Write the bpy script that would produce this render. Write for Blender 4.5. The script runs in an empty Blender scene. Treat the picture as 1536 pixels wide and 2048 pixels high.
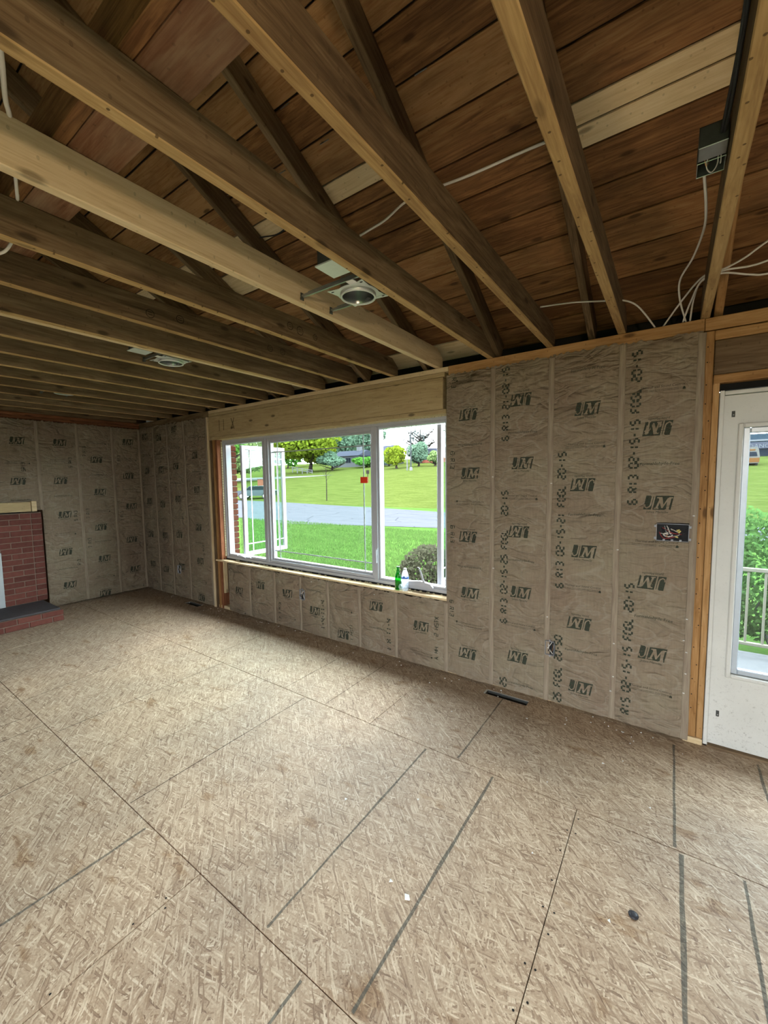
import bpy, math, random
from mathutils import Vector, Matrix, noise
R = math.radians
PI = math.pi
scene = bpy.context.scene
COL = scene.collection

# ------------------------------------------------------------------ camera
CAM = Vector((6.4792, -2.9579, 1.5911))
YAW, PITCH, ROLL, FPX = -0.6117, -0.07907, -0.01316, 819.6
_f = Vector((math.sin(YAW)*math.cos(PITCH), math.cos(YAW)*math.cos(PITCH), math.sin(PITCH)))
_r = Vector((math.cos(YAW), -math.sin(YAW), 0))
_u = _r.cross(_f)
_r2 = math.cos(ROLL)*_r + math.sin(ROLL)*_u
_u2 = -math.sin(ROLL)*_r + math.cos(ROLL)*_u
cd = bpy.data.cameras.new('camera')
cd.sensor_fit = 'VERTICAL'; cd.sensor_height = 36.0; cd.lens = FPX/2048*36.0
cd.clip_start = 0.05; cd.clip_end = 600
cam = bpy.data.objects.new('camera', cd); COL.objects.link(cam)
cam.matrix_world = Matrix(((_r2.x, _u2.x, -_f.x, CAM.x), (_r2.y, _u2.y, -_f.y, CAM.y), (_r2.z, _u2.z, -_f.z, CAM.z), (0, 0, 0, 1)))
scene.camera = cam

# ------------------------------------------------------------------ world, big lights, exposure
SKY = 27.0
w = bpy.data.worlds.new('overcast'); scene.world = w; w.use_nodes = True
bg = w.node_tree.nodes['Background']; bg.inputs[0].default_value = (0.86, 0.94, 1.0, 1); bg.inputs[1].default_value = SKY
vs = scene.view_settings
vs.view_transform = 'Standard'; vs.look = 'None'; vs.gamma = 1.0; vs.use_curve_mapping = False
vs.exposure = 0.0
scene.cycles.max_bounces = 5; scene.cycles.glossy_bounces = 2; scene.cycles.transmission_bounces = 2; scene.cycles.diffuse_bounces = 2; scene.cycles.transparent_max_bounces = 16
scene.cycles.use_denoising = True; scene.cycles.use_light_tree = False
scene.cycles.use_adaptive_sampling = True; scene.cycles.adaptive_threshold = 0.05
scene.cycles.sample_clamp_indirect = 6.0

def portal(name, loc, rot, sx, sy):
    l = bpy.data.lights.new(name, 'AREA'); l.shape = 'RECTANGLE'; l.size = sx; l.size_y = sy
    l.cycles.is_portal = True
    o = bpy.data.objects.new(name, l); COL.objects.link(o); o.location = loc; o.rotation_euler = rot
portal('window_portal', (3.47, 0.30, 1.37), (R(-90), 0, 0), 3.1, 1.5)
portal('door_portal', (7.2, 0.30, 1.2), (R(-90), 0, 0), 0.9, 1.5)
portal('back_portal', (6.5, -5.02, 1.07), (R(90), 0, 0), 1.1, 2.1)

# ------------------------------------------------------------------ material helpers
MATS = {}
class NT:
    def __init__(s, name):
        m = bpy.data.materials.new(name); m.use_nodes = True
        s.m = m; s.t = m.node_tree; s.t.nodes.clear()
        s.out = s.n('ShaderNodeOutputMaterial')
    def n(s, typ, **kw):
        nd = s.t.nodes.new(typ)
        for k, v in kw.items():
            if k.startswith('i_'):
                nd.inputs[int(k[2:]) if k[2:].isdigit() else k[2:].replace('_', ' ')].default_value = v
            else: setattr(nd, k, v)
        return nd
    def l(s, a, b): s.t.links.new(a, b)
    def mix(s, fac, a, b, mode='MIX'):
        nd = s.n('ShaderNodeMix', data_type='RGBA', blend_type=mode)
        for sock, v in ((nd.inputs[0], fac), (nd.inputs[6], a), (nd.inputs[7], b)):
            if hasattr(v, 'is_output'): s.l(v, sock)
            else: sock.default_value = v if not isinstance(v, tuple) or len(v) == 4 else (*v, 1)
        return nd.outputs[2]
    def math(s, op, a, b=0.0, clamp=False):
        nd = s.n('ShaderNodeMath', operation=op, use_clamp=clamp)
        for sock, v in ((nd.inputs[0], a), (nd.inputs[1], b)):
            if hasattr(v, 'is_output'): s.l(v, sock)
            else: sock.default_value = v
        return nd.outputs[0]
    def ramp(s, fac, stops):
        nd = s.n('ShaderNodeValToRGB'); e = nd.color_ramp.elements
        while len(e) < len(stops): e.new(0.5)
        for el, (p, c) in zip(e, stops):
            el.position = p; el.color = (*c, 1) if len(c) == 3 else c
        s.l(fac, nd.inputs[0]); return nd.outputs[0]
    def mapping(s, vec, scale=(1, 1, 1), rot=(0, 0, 0), loc=(0, 0, 0)):
        nd = s.n('ShaderNodeMapping'); nd.inputs['Scale'].default_value = scale; nd.inputs['Rotation'].default_value = rot
        nd.inputs['Location'].default_value = loc
        s.l(vec, nd.inputs[0]); return nd.outputs[0]
    def noise(s, vec, scale, detail=4, rough=0.55, dist=0.0, dim='3D'):
        nd = s.n('ShaderNodeTexNoise', noise_dimensions=dim); nd.inputs['Scale'].default_value = scale; nd.inputs['Detail'].default_value = detail
        nd.inputs['Roughness'].default_value = rough; nd.inputs['Distortion'].default_value = dist
        s.l(vec, nd.inputs['Vector']); return nd.outputs['Fac']
    def vor(s, vec, scale, feature='F1', rnd=1.0):
        nd = s.n('ShaderNodeTexVoronoi', feature=feature, voronoi_dimensions='2D'); nd.inputs['Scale'].default_value = scale
        nd.inputs['Randomness'].default_value = rnd
        s.l(vec, nd.inputs['Vector']); return nd
    def obj(s, rand=True):
        tc = s.n('ShaderNodeTexCoord').outputs['Object']
        if not rand: return tc, None
        oi = s.n('ShaderNodeObjectInfo').outputs['Random']
        sc = s.math('MULTIPLY', oi, 61.7)
        va = s.n('ShaderNodeVectorMath', operation='ADD'); s.l(tc, va.inputs[0]); s.l(sc, va.inputs[1])
        return va.outputs[0], oi
    def pos(s): return s.n('ShaderNodeNewGeometry').outputs['Position']
    def bump(s, h, strength, dist=0.01):
        nd = s.n('ShaderNodeBump'); nd.inputs['Strength'].default_value = strength; nd.inputs['Distance'].default_value = dist
        s.l(h, nd.inputs['Height']); return nd.outputs['Normal']
    def bsdf(s, col, rough=0.7, metal=0.0, normal=None, spec=0.3, **kw):
        b = s.n('ShaderNodeBsdfPrincipled')
        for sock, v in ((b.inputs['Base Color'], col), (b.inputs['Roughness'], rough), (b.inputs['Metallic'], metal)):
            if hasattr(v, 'is_output'): s.l(v, sock)
            else: sock.default_value = (*v, 1) if isinstance(v, tuple) and len(v) == 3 else v
        b.inputs['Specular IOR Level'].default_value = spec
        for k, v in kw.items(): b.inputs[k.replace('_', ' ')].default_value = v
        if normal: s.l(normal, b.inputs['Normal'])
        s.l(b.outputs[0], s.out.inputs[0]); return b
    def done(s, key): MATS[key] = s.m; return s.m

MATTE = {'house_white', 'roof_grey', 'window_dark', 'fence_white', 'bark', 'pale_bark', 'facade_blue', 'facade_pale', 'metal_pole', 'concrete', 'lime_paint', 'brick_wall', 'van_white', 'van_orange', 'tyre', 'label_pale'}
def plain(key, col, rough=0.6, metal=0.0, vary=0.12, scale=30, spec=0.3, bump=0.0, piece=False):
    if key in MATTE: spec = 0.0; rough = max(rough, 0.9)
    t = NT(key); v, rn = t.obj()
    n = t.noise(v, scale, 3)
    if piece: n2 = t.math('ADD', t.math('MULTIPLY', n, 0.5), t.math('MULTIPLY', rn, 0.5))
    c = t.mix(n2 if piece else n, tuple(x*(1-vary) for x in col), tuple(min(1, x*(1+vary)) for x in col))
    t.bsdf(c, rough, metal, t.bump(n, bump, 0.003) if bump else None, spec)
    return t.done(key)

def wood(key, dark, base, light, knots=0.5, stain=0.0, stain_col=(0.05, 0.03, 0.015), vary=0.5, rough=0.75, dots=0.35):
    t = NT(key); v, rnd = t.obj()
    g1 = t.noise(t.mapping(v, (1.6, 13, 13)), 1.6, 3, 0.65, 1.6)
    g2 = t.noise(t.mapping(v, (5.0, 130, 130)), 1.0, 2, 0.65)
    f = t.math('ADD', t.math('MULTIPLY', g1, 0.6), t.math('MULTIPLY', g2, 0.4))
    f = t.math('ADD', f, t.math('MULTIPLY', t.math('SUBTRACT', rnd, 0.5), vary*0.35))
    c = t.ramp(f, [(0.30, dark), (0.5, base), (0.68, light)])
    kv = t.vor(t.mapping(t.mapping(v, (1, 1, 1), (R(40), 0, 0)), (1.5, 6, 5)), 1.0).outputs['Distance']
    k = t.ramp(kv, [(0.03, (1, 1, 1)), (0.062, (0, 0, 0))])
    c = t.mix(t.math('MULTIPLY', k, knots), c, tuple(x*0.35 for x in dark))
    if dots:
        dv = t.vor(t.mapping(v, (1, 1.3, 1), (R(40), 0, 0)), 13.0).outputs['Distance']
        c = t.mix(t.math('MULTIPLY', t.ramp(dv, [(0.045, (1, 1, 1)), (0.06, (0, 0, 0))]), dots*0.8), c, tuple(x*0.25 for x in dark))
    if stain:
        sn = t.ramp(t.noise(t.mapping(v, (1.2, 5, 5)), 1.3, 5, 0.65), [(0.45, (0, 0, 0)), (0.7, (1, 1, 1))])
        c = t.mix(t.math('MULTIPLY', sn, stain), c, stain_col)
    t.bsdf(c, rough, 0, t.bump(g2, 0.25, 0.003), 0.2)
    return t.done(key)

wood('old_wood', (0.085, 0.052, 0.026), (0.19, 0.125, 0.065), (0.27, 0.19, 0.105), 0.7, 0.55, (0.07, 0.045, 0.026))
wood('old_wood_pale', (0.26, 0.15, 0.06), (0.42, 0.27, 0.11), (0.54, 0.37, 0.17), 0.5, 0.15, (0.2, 0.12, 0.05), dots=1.0)
wood('deck_wood', (0.14, 0.060, 0.022), (0.29, 0.143, 0.055), (0.40, 0.225, 0.095), 0.8, 0.55, (0.055, 0.028, 0.014), 0.9)
wood('new_wood', (0.56, 0.40, 0.215), (0.70, 0.54, 0.32), (0.77, 0.62, 0.40), 0.7, 0.0, vary=0.3)
wood('orange_wood', (0.26, 0.125, 0.04), (0.42, 0.225, 0.085), (0.54, 0.32, 0.14), 0.8, 0.15, (0.12, 0.07, 0.03))
wood('header_wood', (0.36, 0.26, 0.13), (0.50, 0.375, 0.20), (0.58, 0.455, 0.26), 0.9, 0.1, (0.25, 0.17, 0.09), vary=0.1)
wood('dark_wood', (0.09, 0.055, 0.03), (0.17, 0.11, 0.06), (0.25, 0.17, 0.10), 0.6, 0.4)
wood('red_wood', (0.14, 0.05, 0.022), (0.26, 0.10, 0.045), (0.34, 0.15, 0.07), 0.6, 0.3)
wood('stained_board', (0.11, 0.042, 0.02), (0.19, 0.085, 0.042), (0.27, 0.15, 0.08), 0.2, 0.6, (0.33, 0.24, 0.145))

def make_osb():
    t = NT('osb'); P = t.pos()
    tones = [(0.06, (0.21, 0.14, 0.092)), (0.28, (0.37, 0.27, 0.18)), (0.6, (0.465, 0.36, 0.25)), (0.85, (0.56, 0.455, 0.325)), (1.0, (0.74, 0.65, 0.50))]
    wob = t.n('ShaderNodeTexNoise'); wob.inputs['Scale'].default_value = 7.0; wob.inputs['Detail'].default_value = 2; t.l(P, wob.inputs['Vector'])
    wv = t.n('ShaderNodeVectorMath', operation='MULTIPLY_ADD'); t.l(wob.outputs['Color'], wv.inputs[0]); wv.inputs[1].default_value = (0.035, 0.035, 0); t.l(P, wv.inputs[2])
    V = wv.outputs[0]
    col = None
    for i, (ang, sx, sy, th) in enumerate([(12, 30, 180, 0), (-38, 21, 160, 0.42), (71, 27, 170, 0.5), (-8, 15, 170, 0.62), (38, 17, 190, 0.70)]):
        rot = t.mapping(V, (1, 1, 1), (0, 0, R(ang)), (i*3.1, i*1.7, 0))
        vo = t.vor(t.mapping(rot, (sx, sy, 1)), 1.0)
        cell = t.n('ShaderNodeSeparateColor'); t.l(vo.outputs['Color'], cell.inputs[0])
        sh = t.math('MULTIPLY', t.math('POWER', vo.outputs['Distance'], 3.0), 0.35)
        c = t.ramp(t.math('SUBTRACT', t.math('ADD', t.math('MULTIPLY', cell.outputs[0], 0.8), 0.15), sh, True), tones)
        if col is None: col = c
        else: col = t.mix(t.math('GREATER_THAN', cell.outputs[2], th), col, c)
    fine = t.noise(P, 160, 2, 0.7, dim='2D')
    col = t.mix(0.30, col, t.ramp(fine, [(0.3, (0.5, 0.48, 0.46)), (0.6, (1.1, 1.1, 1.1))]), 'MULTIPLY')
    dirt = t.ramp(t.noise(P, 0.9, 3, 0.6, dim='2D'), [(0.38, (0.86, 0.84, 0.84)), (0.62, (1.04, 1.0, 0.97))])
    col = t.mix(1.0, col, dirt, 'MULTIPLY')
    st = t.ramp(t.noise(t.mapping(P, (2.2, 5.0, 1), (0, 0, R(-35))), 1.5, 3, 0.65, dim='2D'), [(0.64, (1, 1, 1)), (0.75, (0.62, 0.50, 0.38))])
    col = t.mix(0.8, col, st, 'MULTIPLY')
    t.bsdf(col, 0.62, 0, t.bump(fine, 0.25, 0.002), 0.25)
    return t.done('osb')
make_osb()

def make_kraft():
    t = NT('kraft'); P = t.pos()
    base = t.ramp(t.noise(P, 2.3, 4, 0.6), [(0.3, (0.245, 0.178, 0.124)), (0.55, (0.272, 0.215, 0.148)), (0.75, (0.292, 0.246, 0.165))])
    fib = t.noise(t.mapping(P, (90, 90, 14)), 1.0, 3, 0.6)
    c = t.mix(0.5, base, t.ramp(fib, [(0.3, (0.78, 0.78, 0.78)), (0.7, (1.12, 1.12, 1.12))]), 'MULTIPLY')
    # creases: ridged, warped noise at two scales
    a = t.noise(t.mapping(P, (3.6, 3.6, 7), (R(18), R(14), R(8))), 1.0, 2, 0.5, 1.1)
    ra = t.math('ABSOLUTE', t.math('SUBTRACT', a, 0.5))
    b = t.noise(t.mapping(P, (8, 8, 19), (R(-25), R(-18), R(20))), 1.0, 2, 0.55, 0.7)
    rb = t.math('ABSOLUTE', t.math('SUBTRACT', b, 0.5))
    h = t.math('ADD', t.math('MULTIPLY', ra, 1.3), t.math('MULTIPLY', rb, 0.7))
    crease_pale = t.math('MULTIPLY', t.ramp(ra, [(0.0, (1, 1, 1)), (0.035, (0, 0, 0))]), t.noise(P, 3.1, 2))  # paler colour along the crease lines, uneven in strength
    c = t.mix(t.math('MULTIPLY', crease_pale, 0.55), c, (0.42, 0.37, 0.29))
    t.bsdf(c, 0.72, 0, t.bump(h, 1.0, 0.05), 0.25)
    return t.done('kraft')
make_kraft()
def make_flange():
    t = NT('kraft_flange'); P = t.pos()
    n = t.noise(t.mapping(P, (60, 60, 5)), 1.0, 3, 0.6)
    c = t.ramp(n, [(0.3, (0.25, 0.185, 0.135)), (0.7, (0.37, 0.305, 0.22))])
    t.bsdf(c, 0.7, 0, t.bump(n, 0.5, 0.01), 0.25); return t.done('kraft_flange')
make_flange()

def ink(key, col, cover=0.92):
    t = NT(key); P = t.pos()
    n = t.noise(P, 70, 3, 0.7)
    a = t.ramp(n, [(0.30, (cover*0.6,)*3), (0.5, (cover,)*3)])
    b = t.n('ShaderNodeBsdfDiffuse'); b.inputs[0].default_value = (*col, 1)
    tr = t.n('ShaderNodeBsdfTransparent')
    mx = t.n('ShaderNodeMixShader'); t.l(a, mx.inputs[0]); t.l(tr.outputs[0], mx.inputs[1]); t.l(b.outputs[0], mx.inputs[2])
    t.l(mx.outputs[0], t.out.inputs[0]); return t.done(key)
ink('ink', (0.055, 0.062, 0.045), 0.95)
ink('ink_thin', (0.06, 0.055, 0.042), 0.8)
ink('chalk', (0.12, 0.135, 0.12), 0.55)
ink('thin_mark', (0.09, 0.075, 0.06), 0.7)
ink('pencil', (0.10, 0.07, 0.04), 0.7)

def glass(key, tint=(0.93, 0.97, 0.96), refl=1.0, dirt=0.0):
    t = NT(key)
    tr = t.n('ShaderNodeBsdfTransparent'); tr.inputs[0].default_value = (*tint, 1)
    gl = t.n('ShaderNodeBsdfGlossy'); gl.inputs['Roughness'].default_value = 0.02
    lw = t.n('ShaderNodeLayerWeight'); lw.inputs[0].default_value = 0.5
    fr = t.math('ADD', t.math('MULTIPLY', t.math('POWER', lw.outputs['Facing'], 4.0), 0.5), 0.03)
    mx = t.n('ShaderNodeMixShader'); t.l(t.math('MULTIPLY', fr, refl), mx.inputs[0]); t.l(tr.outputs[0], mx.inputs[1]); t.l(gl.outputs[0], mx.inputs[2])
    last = mx.outputs[0]
    if dirt:
        df = t.n('ShaderNodeBsdfDiffuse'); df.inputs[0].default_value = (0.75, 0.8, 0.8, 1)
        n = t.math('MULTIPLY', t.noise(t.pos(), 3.0, 5, 0.7), dirt)
        m2 = t.n('ShaderNodeMixShader'); t.l(n, m2.inputs[0]); t.l(last, m2.inputs[1]); t.l(df.outputs[0], m2.inputs[2]); last = m2.outputs[0]
    t.l(last, t.out.inputs[0]); return t.done(key)
glass('pane'); glass('dirty_pane', (0.90, 0.95, 0.97), 1.0, 0.03); glass('sash_pane', (0.80, 0.93, 0.90))
def tglass(key, tint, refl=1.0, rough=0.05, tl=0.25):
    t = NT(key)
    tr = t.n('ShaderNodeBsdfTransparent'); tr.inputs[0].default_value = (*tint, 1)
    df = t.n('ShaderNodeBsdfTranslucent'); df.inputs[0].default_value = (*tint, 1)
    gl = t.n('ShaderNodeBsdfGlossy'); gl.inputs['Roughness'].default_value = rough
    lw = t.n('ShaderNodeLayerWeight'); lw.inputs[0].default_value = 0.5
    fz = t.math('ADD', t.math('MULTIPLY', t.math('POWER', lw.outputs['Facing'], 3.0), 0.6), 0.04)
    m0 = t.n('ShaderNodeMixShader'); m0.inputs[0].default_value = tl; t.l(tr.outputs[0], m0.inputs[1]); t.l(df.outputs[0], m0.inputs[2])
    mx = t.n('ShaderNodeMixShader'); t.l(t.math('MULTIPLY', fz, refl), mx.inputs[0]); t.l(m0.outputs[0], mx.inputs[1]); t.l(gl.outputs[0], mx.inputs[2])
    t.l(mx.outputs[0], t.out.inputs[0]); return t.done(key)
tglass('green_glass', (0.025, 0.36, 0.05), 1.0, 0.05, 0.08); tglass('clear_plastic', (0.86, 0.90, 0.95)); tglass('film', (0.90, 0.90, 0.92), 0.8, 0.2)

plain('vinyl', (0.47, 0.47, 0.50), 0.35, 0, 0.03, 8)
plain('muntin', (0.42, 0.47, 0.48), 0.4, 0, 0.05, 8)
def make_paint():
    t = NT('door_paint'); P = t.pos()
    c = t.mix(t.noise(P, 4, 5, 0.6), (0.60, 0.59, 0.54), (0.78, 0.77, 0.72))
    sp = t.ramp(t.noise(P, 60, 5, 0.85), [(0.56, (0, 0, 0)), (0.74, (1, 1, 1))])
    lo = t.n('ShaderNodeSeparateXYZ'); t.l(P, lo.inputs[0])
    low = t.math('SUBTRACT', 1.0, t.math('MULTIPLY', lo.outputs[2], 1.4), True)
    c = t.mix(t.math('MULTIPLY', sp, t.math('ADD', t.math('MULTIPLY', low, 0.9), 0.2)), c, (0.20, 0.18, 0.15))
    t.bsdf(c, 0.5, 0, None, 0.4); return t.done('door_paint')
make_paint()
plain('alu', (0.50, 0.55, 0.60), 0.35, 0.3, 0.08, 20)
plain('galv', (0.62, 0.64, 0.63), 0.35, 0.75, 0.10, 40)
plain('galv_light', (0.70, 0.75, 0.70), 0.45, 0.2, 0.06, 40)
plain('dark_metal', (0.11, 0.115, 0.11), 0.5, 0.5, 0.2, 30)
plain('grey_metal', (0.30, 0.31, 0.30), 0.4, 0.7, 0.2, 30)
plain('can_inner', (0.35, 0.36, 0.36), 0.25, 0.9, 0.2, 30)
plain('cable_white', (0.72, 0.68, 0.62), 0.5, 0, 0.05, 20)
plain('cable_black', (0.03, 0.03, 0.035), 0.5, 0, 0.05, 20)
plain('wire_red', (0.35, 0.05, 0.05), 0.5); plain('wire_yellow', (0.80, 0.66, 0.22), 0.5); plain('copper', (0.7, 0.4, 0.22), 0.35, 0.8)
plain('box_plastic', (0.36, 0.37, 0.40), 0.5); plain('box_dark', (0.02, 0.02, 0.022), 0.8)
plain('label_blue', (0.05, 0.16, 0.55), 0.5); plain('label_pale', (0.55, 0.65, 0.85), 0.5)
plain('red_sticker', (0.85, 0.06, 0.02), 0.5, 0, 0.03)
plain('white_paper', (0.80, 0.79, 0.76), 0.7)
plain('brick_red', (0.145, 0.05, 0.038), 0.85, 0, 0.5, 25, 0.2, 0.4, True)
plain('brick_wall', (0.0910, 0.0315, 0.0210), 0.85, 0, 0.3, 25, 0.2, 0.4)
plain('mortar', (0.20, 0.135, 0.105), 0.95, 0, 0.2, 40, 0.1, 0.4)
plain('slate', (0.075, 0.068, 0.072), 0.75, 0, 0.3, 20, 0.3, 0.3)
plain('surround', (0.50, 0.53, 0.55), 0.4, 0.3, 0.05)
plain('black', (0.012, 0.011, 0.01), 0.9)
plain('drywall', (0.62, 0.60, 0.56), 0.9, 0, 0.04)
plain('sheathing', (0.16, 0.11, 0.07), 0.9, 0, 0.3, 6)
plain('roofing', (0.04, 0.035, 0.03), 0.95)
plain('fiberglass', (0.62, 0.55, 0.35), 0.95)
plain('concrete', (0.0650, 0.0650, 0.0650), 0.9, 0, 0.25, 30, 0.2, 0.3)
plain('lime_paint', (0.1320, 0.1260, 0.0960), 0.5, 0, 0.05)
plain('house_white', (0.052, 0.055, 0.058), 0.8, 0, 0.04); plain('roof_grey', (0.020, 0.0225, 0.030), 0.8, 0, 0.15, 4)
plain('window_dark', (0.006, 0.008, 0.011), 0.2); plain('fence_white', (0.055, 0.057, 0.058), 0.7)
plain('bark', (0.014, 0.0115, 0.0095), 0.95, 0, 0.4, 12, 0.1, 0.5); plain('pale_bark', (0.13, 0.13, 0.13), 0.9)
plain('car_paint', (0.018, 0.023, 0.028), 0.25, 0.4, 0.03); plain('tyre', (0.02, 0.02, 0.02), 0.9); plain('van_white', (0.05, 0.048, 0.042), 0.35)
plain('van_orange', (0.055, 0.026, 0.009), 0.4); plain('facade_blue', (0.012, 0.019, 0.025), 0.6, 0, 0.2, 2); plain('facade_pale', (0.024, 0.025, 0.032), 0.7, 0, 0.05)
plain('metal_pole', (0.022, 0.025, 0.026), 0.6)
def leafmat(key, a, b):
    t = NT(key); v = t.pos()
    n = t.noise(v, 2.2, 3, 0.7)
    c = t.mix(n, a, b)
    d = t.n('ShaderNodeBsdfDiffuse'); t.l(c, d.inputs[0])
    tl = t.n('ShaderNodeBsdfTranslucent'); t.l(c, tl.inputs[0])
    mx = t.n('ShaderNodeMixShader'); mx.inputs[0].default_value = 0.35; t.l(d.outputs[0], mx.inputs[1]); t.l(tl.outputs[0], mx.inputs[2])
    t.l(mx.outputs[0], t.out.inputs[0]); return t.done(key)
leafmat('leaf_maple', (0.0473, 0.0754, 0.0057), (0.0945, 0.1182, 0.0123))
leafmat('leaf_green', (0.0225, 0.0720, 0.0120), (0.0480, 0.1200, 0.0195))
leafmat('leaf_blue', (0.0375, 0.0688, 0.0450), (0.0775, 0.1225, 0.0825))
leafmat('leaf_pale', (0.0533, 0.0936, 0.0299), (0.0936, 0.1287, 0.0494))
leafmat('leaf_bare', (0.030, 0.040, 0.038), (0.055, 0.068, 0.064))
leafmat('leaf_hedge', (0.0216, 0.0576, 0.0180), (0.0600, 0.1140, 0.0264))
leafmat('leaf_brown', (0.025, 0.027, 0.020), (0.059, 0.059, 0.034))
leafmat('grass_blade', (0.019, 0.046, 0.010), (0.052, 0.085, 0.024))
def make_lawn(key, a, b, c2):
    t = NT(key); P = t.pos()
    n1 = t.noise(P, 0.25, 4, 0.6); n2 = t.noise(t.mapping(P, (1, 2.5, 1)), 3.0, 5, 0.7)
    n3 = t.noise(t.mapping(P, (0.5, 3.0, 1)), 0.8, 3, 0.6)
    c = t.mix(n1, a, b); c = t.mix(t.ramp(n2, [(0.35, (0, 0, 0)), (0.65, (1, 1, 1))]), c, c2); c = t.mix(t.ramp(n3, [(0.42, (0.35, 0.35, 0.35)), (0.6, (0, 0, 0))]), c, tuple(x*0.5 for x in a))
    t.bsdf(c, 0.95, 0, t.bump(n2, 0.6, 0.08), 0.0); return t.done(key)
make_lawn('lawn', (0.017, 0.040, 0.0075), (0.023, 0.047, 0.009), (0.032, 0.060, 0.014))
make_lawn('far_lawn', (0.0185, 0.0285, 0.0055), (0.0245, 0.0335, 0.0075), (0.036, 0.0445, 0.0125))
def make_asphalt():
    t = NT('asphalt'); P = t.pos()
    c = t.mix(t.noise(P, 1.2, 6, 0.7), (0.027, 0.0295, 0.034), (0.040, 0.0425, 0.0475))
    e = t.vor(t.mapping(P, (0.35, 0.6, 1)), 1.0, 'DISTANCE_TO_EDGE').outputs['Distance']
    c = t.mix(t.ramp(e, [(0.0, (1, 1, 1)), (0.02, (0, 0, 0))]), c, (0.018, 0.0195, 0.022))
    t.bsdf(c, 0.9, 0, None, 0.0); return t.done('asphalt')
make_asphalt()
def emis(key, col, s):
    t = NT(key); e = t.n('ShaderNodeEmission'); e.inputs[0].default_value = (*col, 1); e.inputs[1].default_value = s
    t.l(e.outputs[0], t.out.inputs[0]); return t.done(key)

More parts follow.
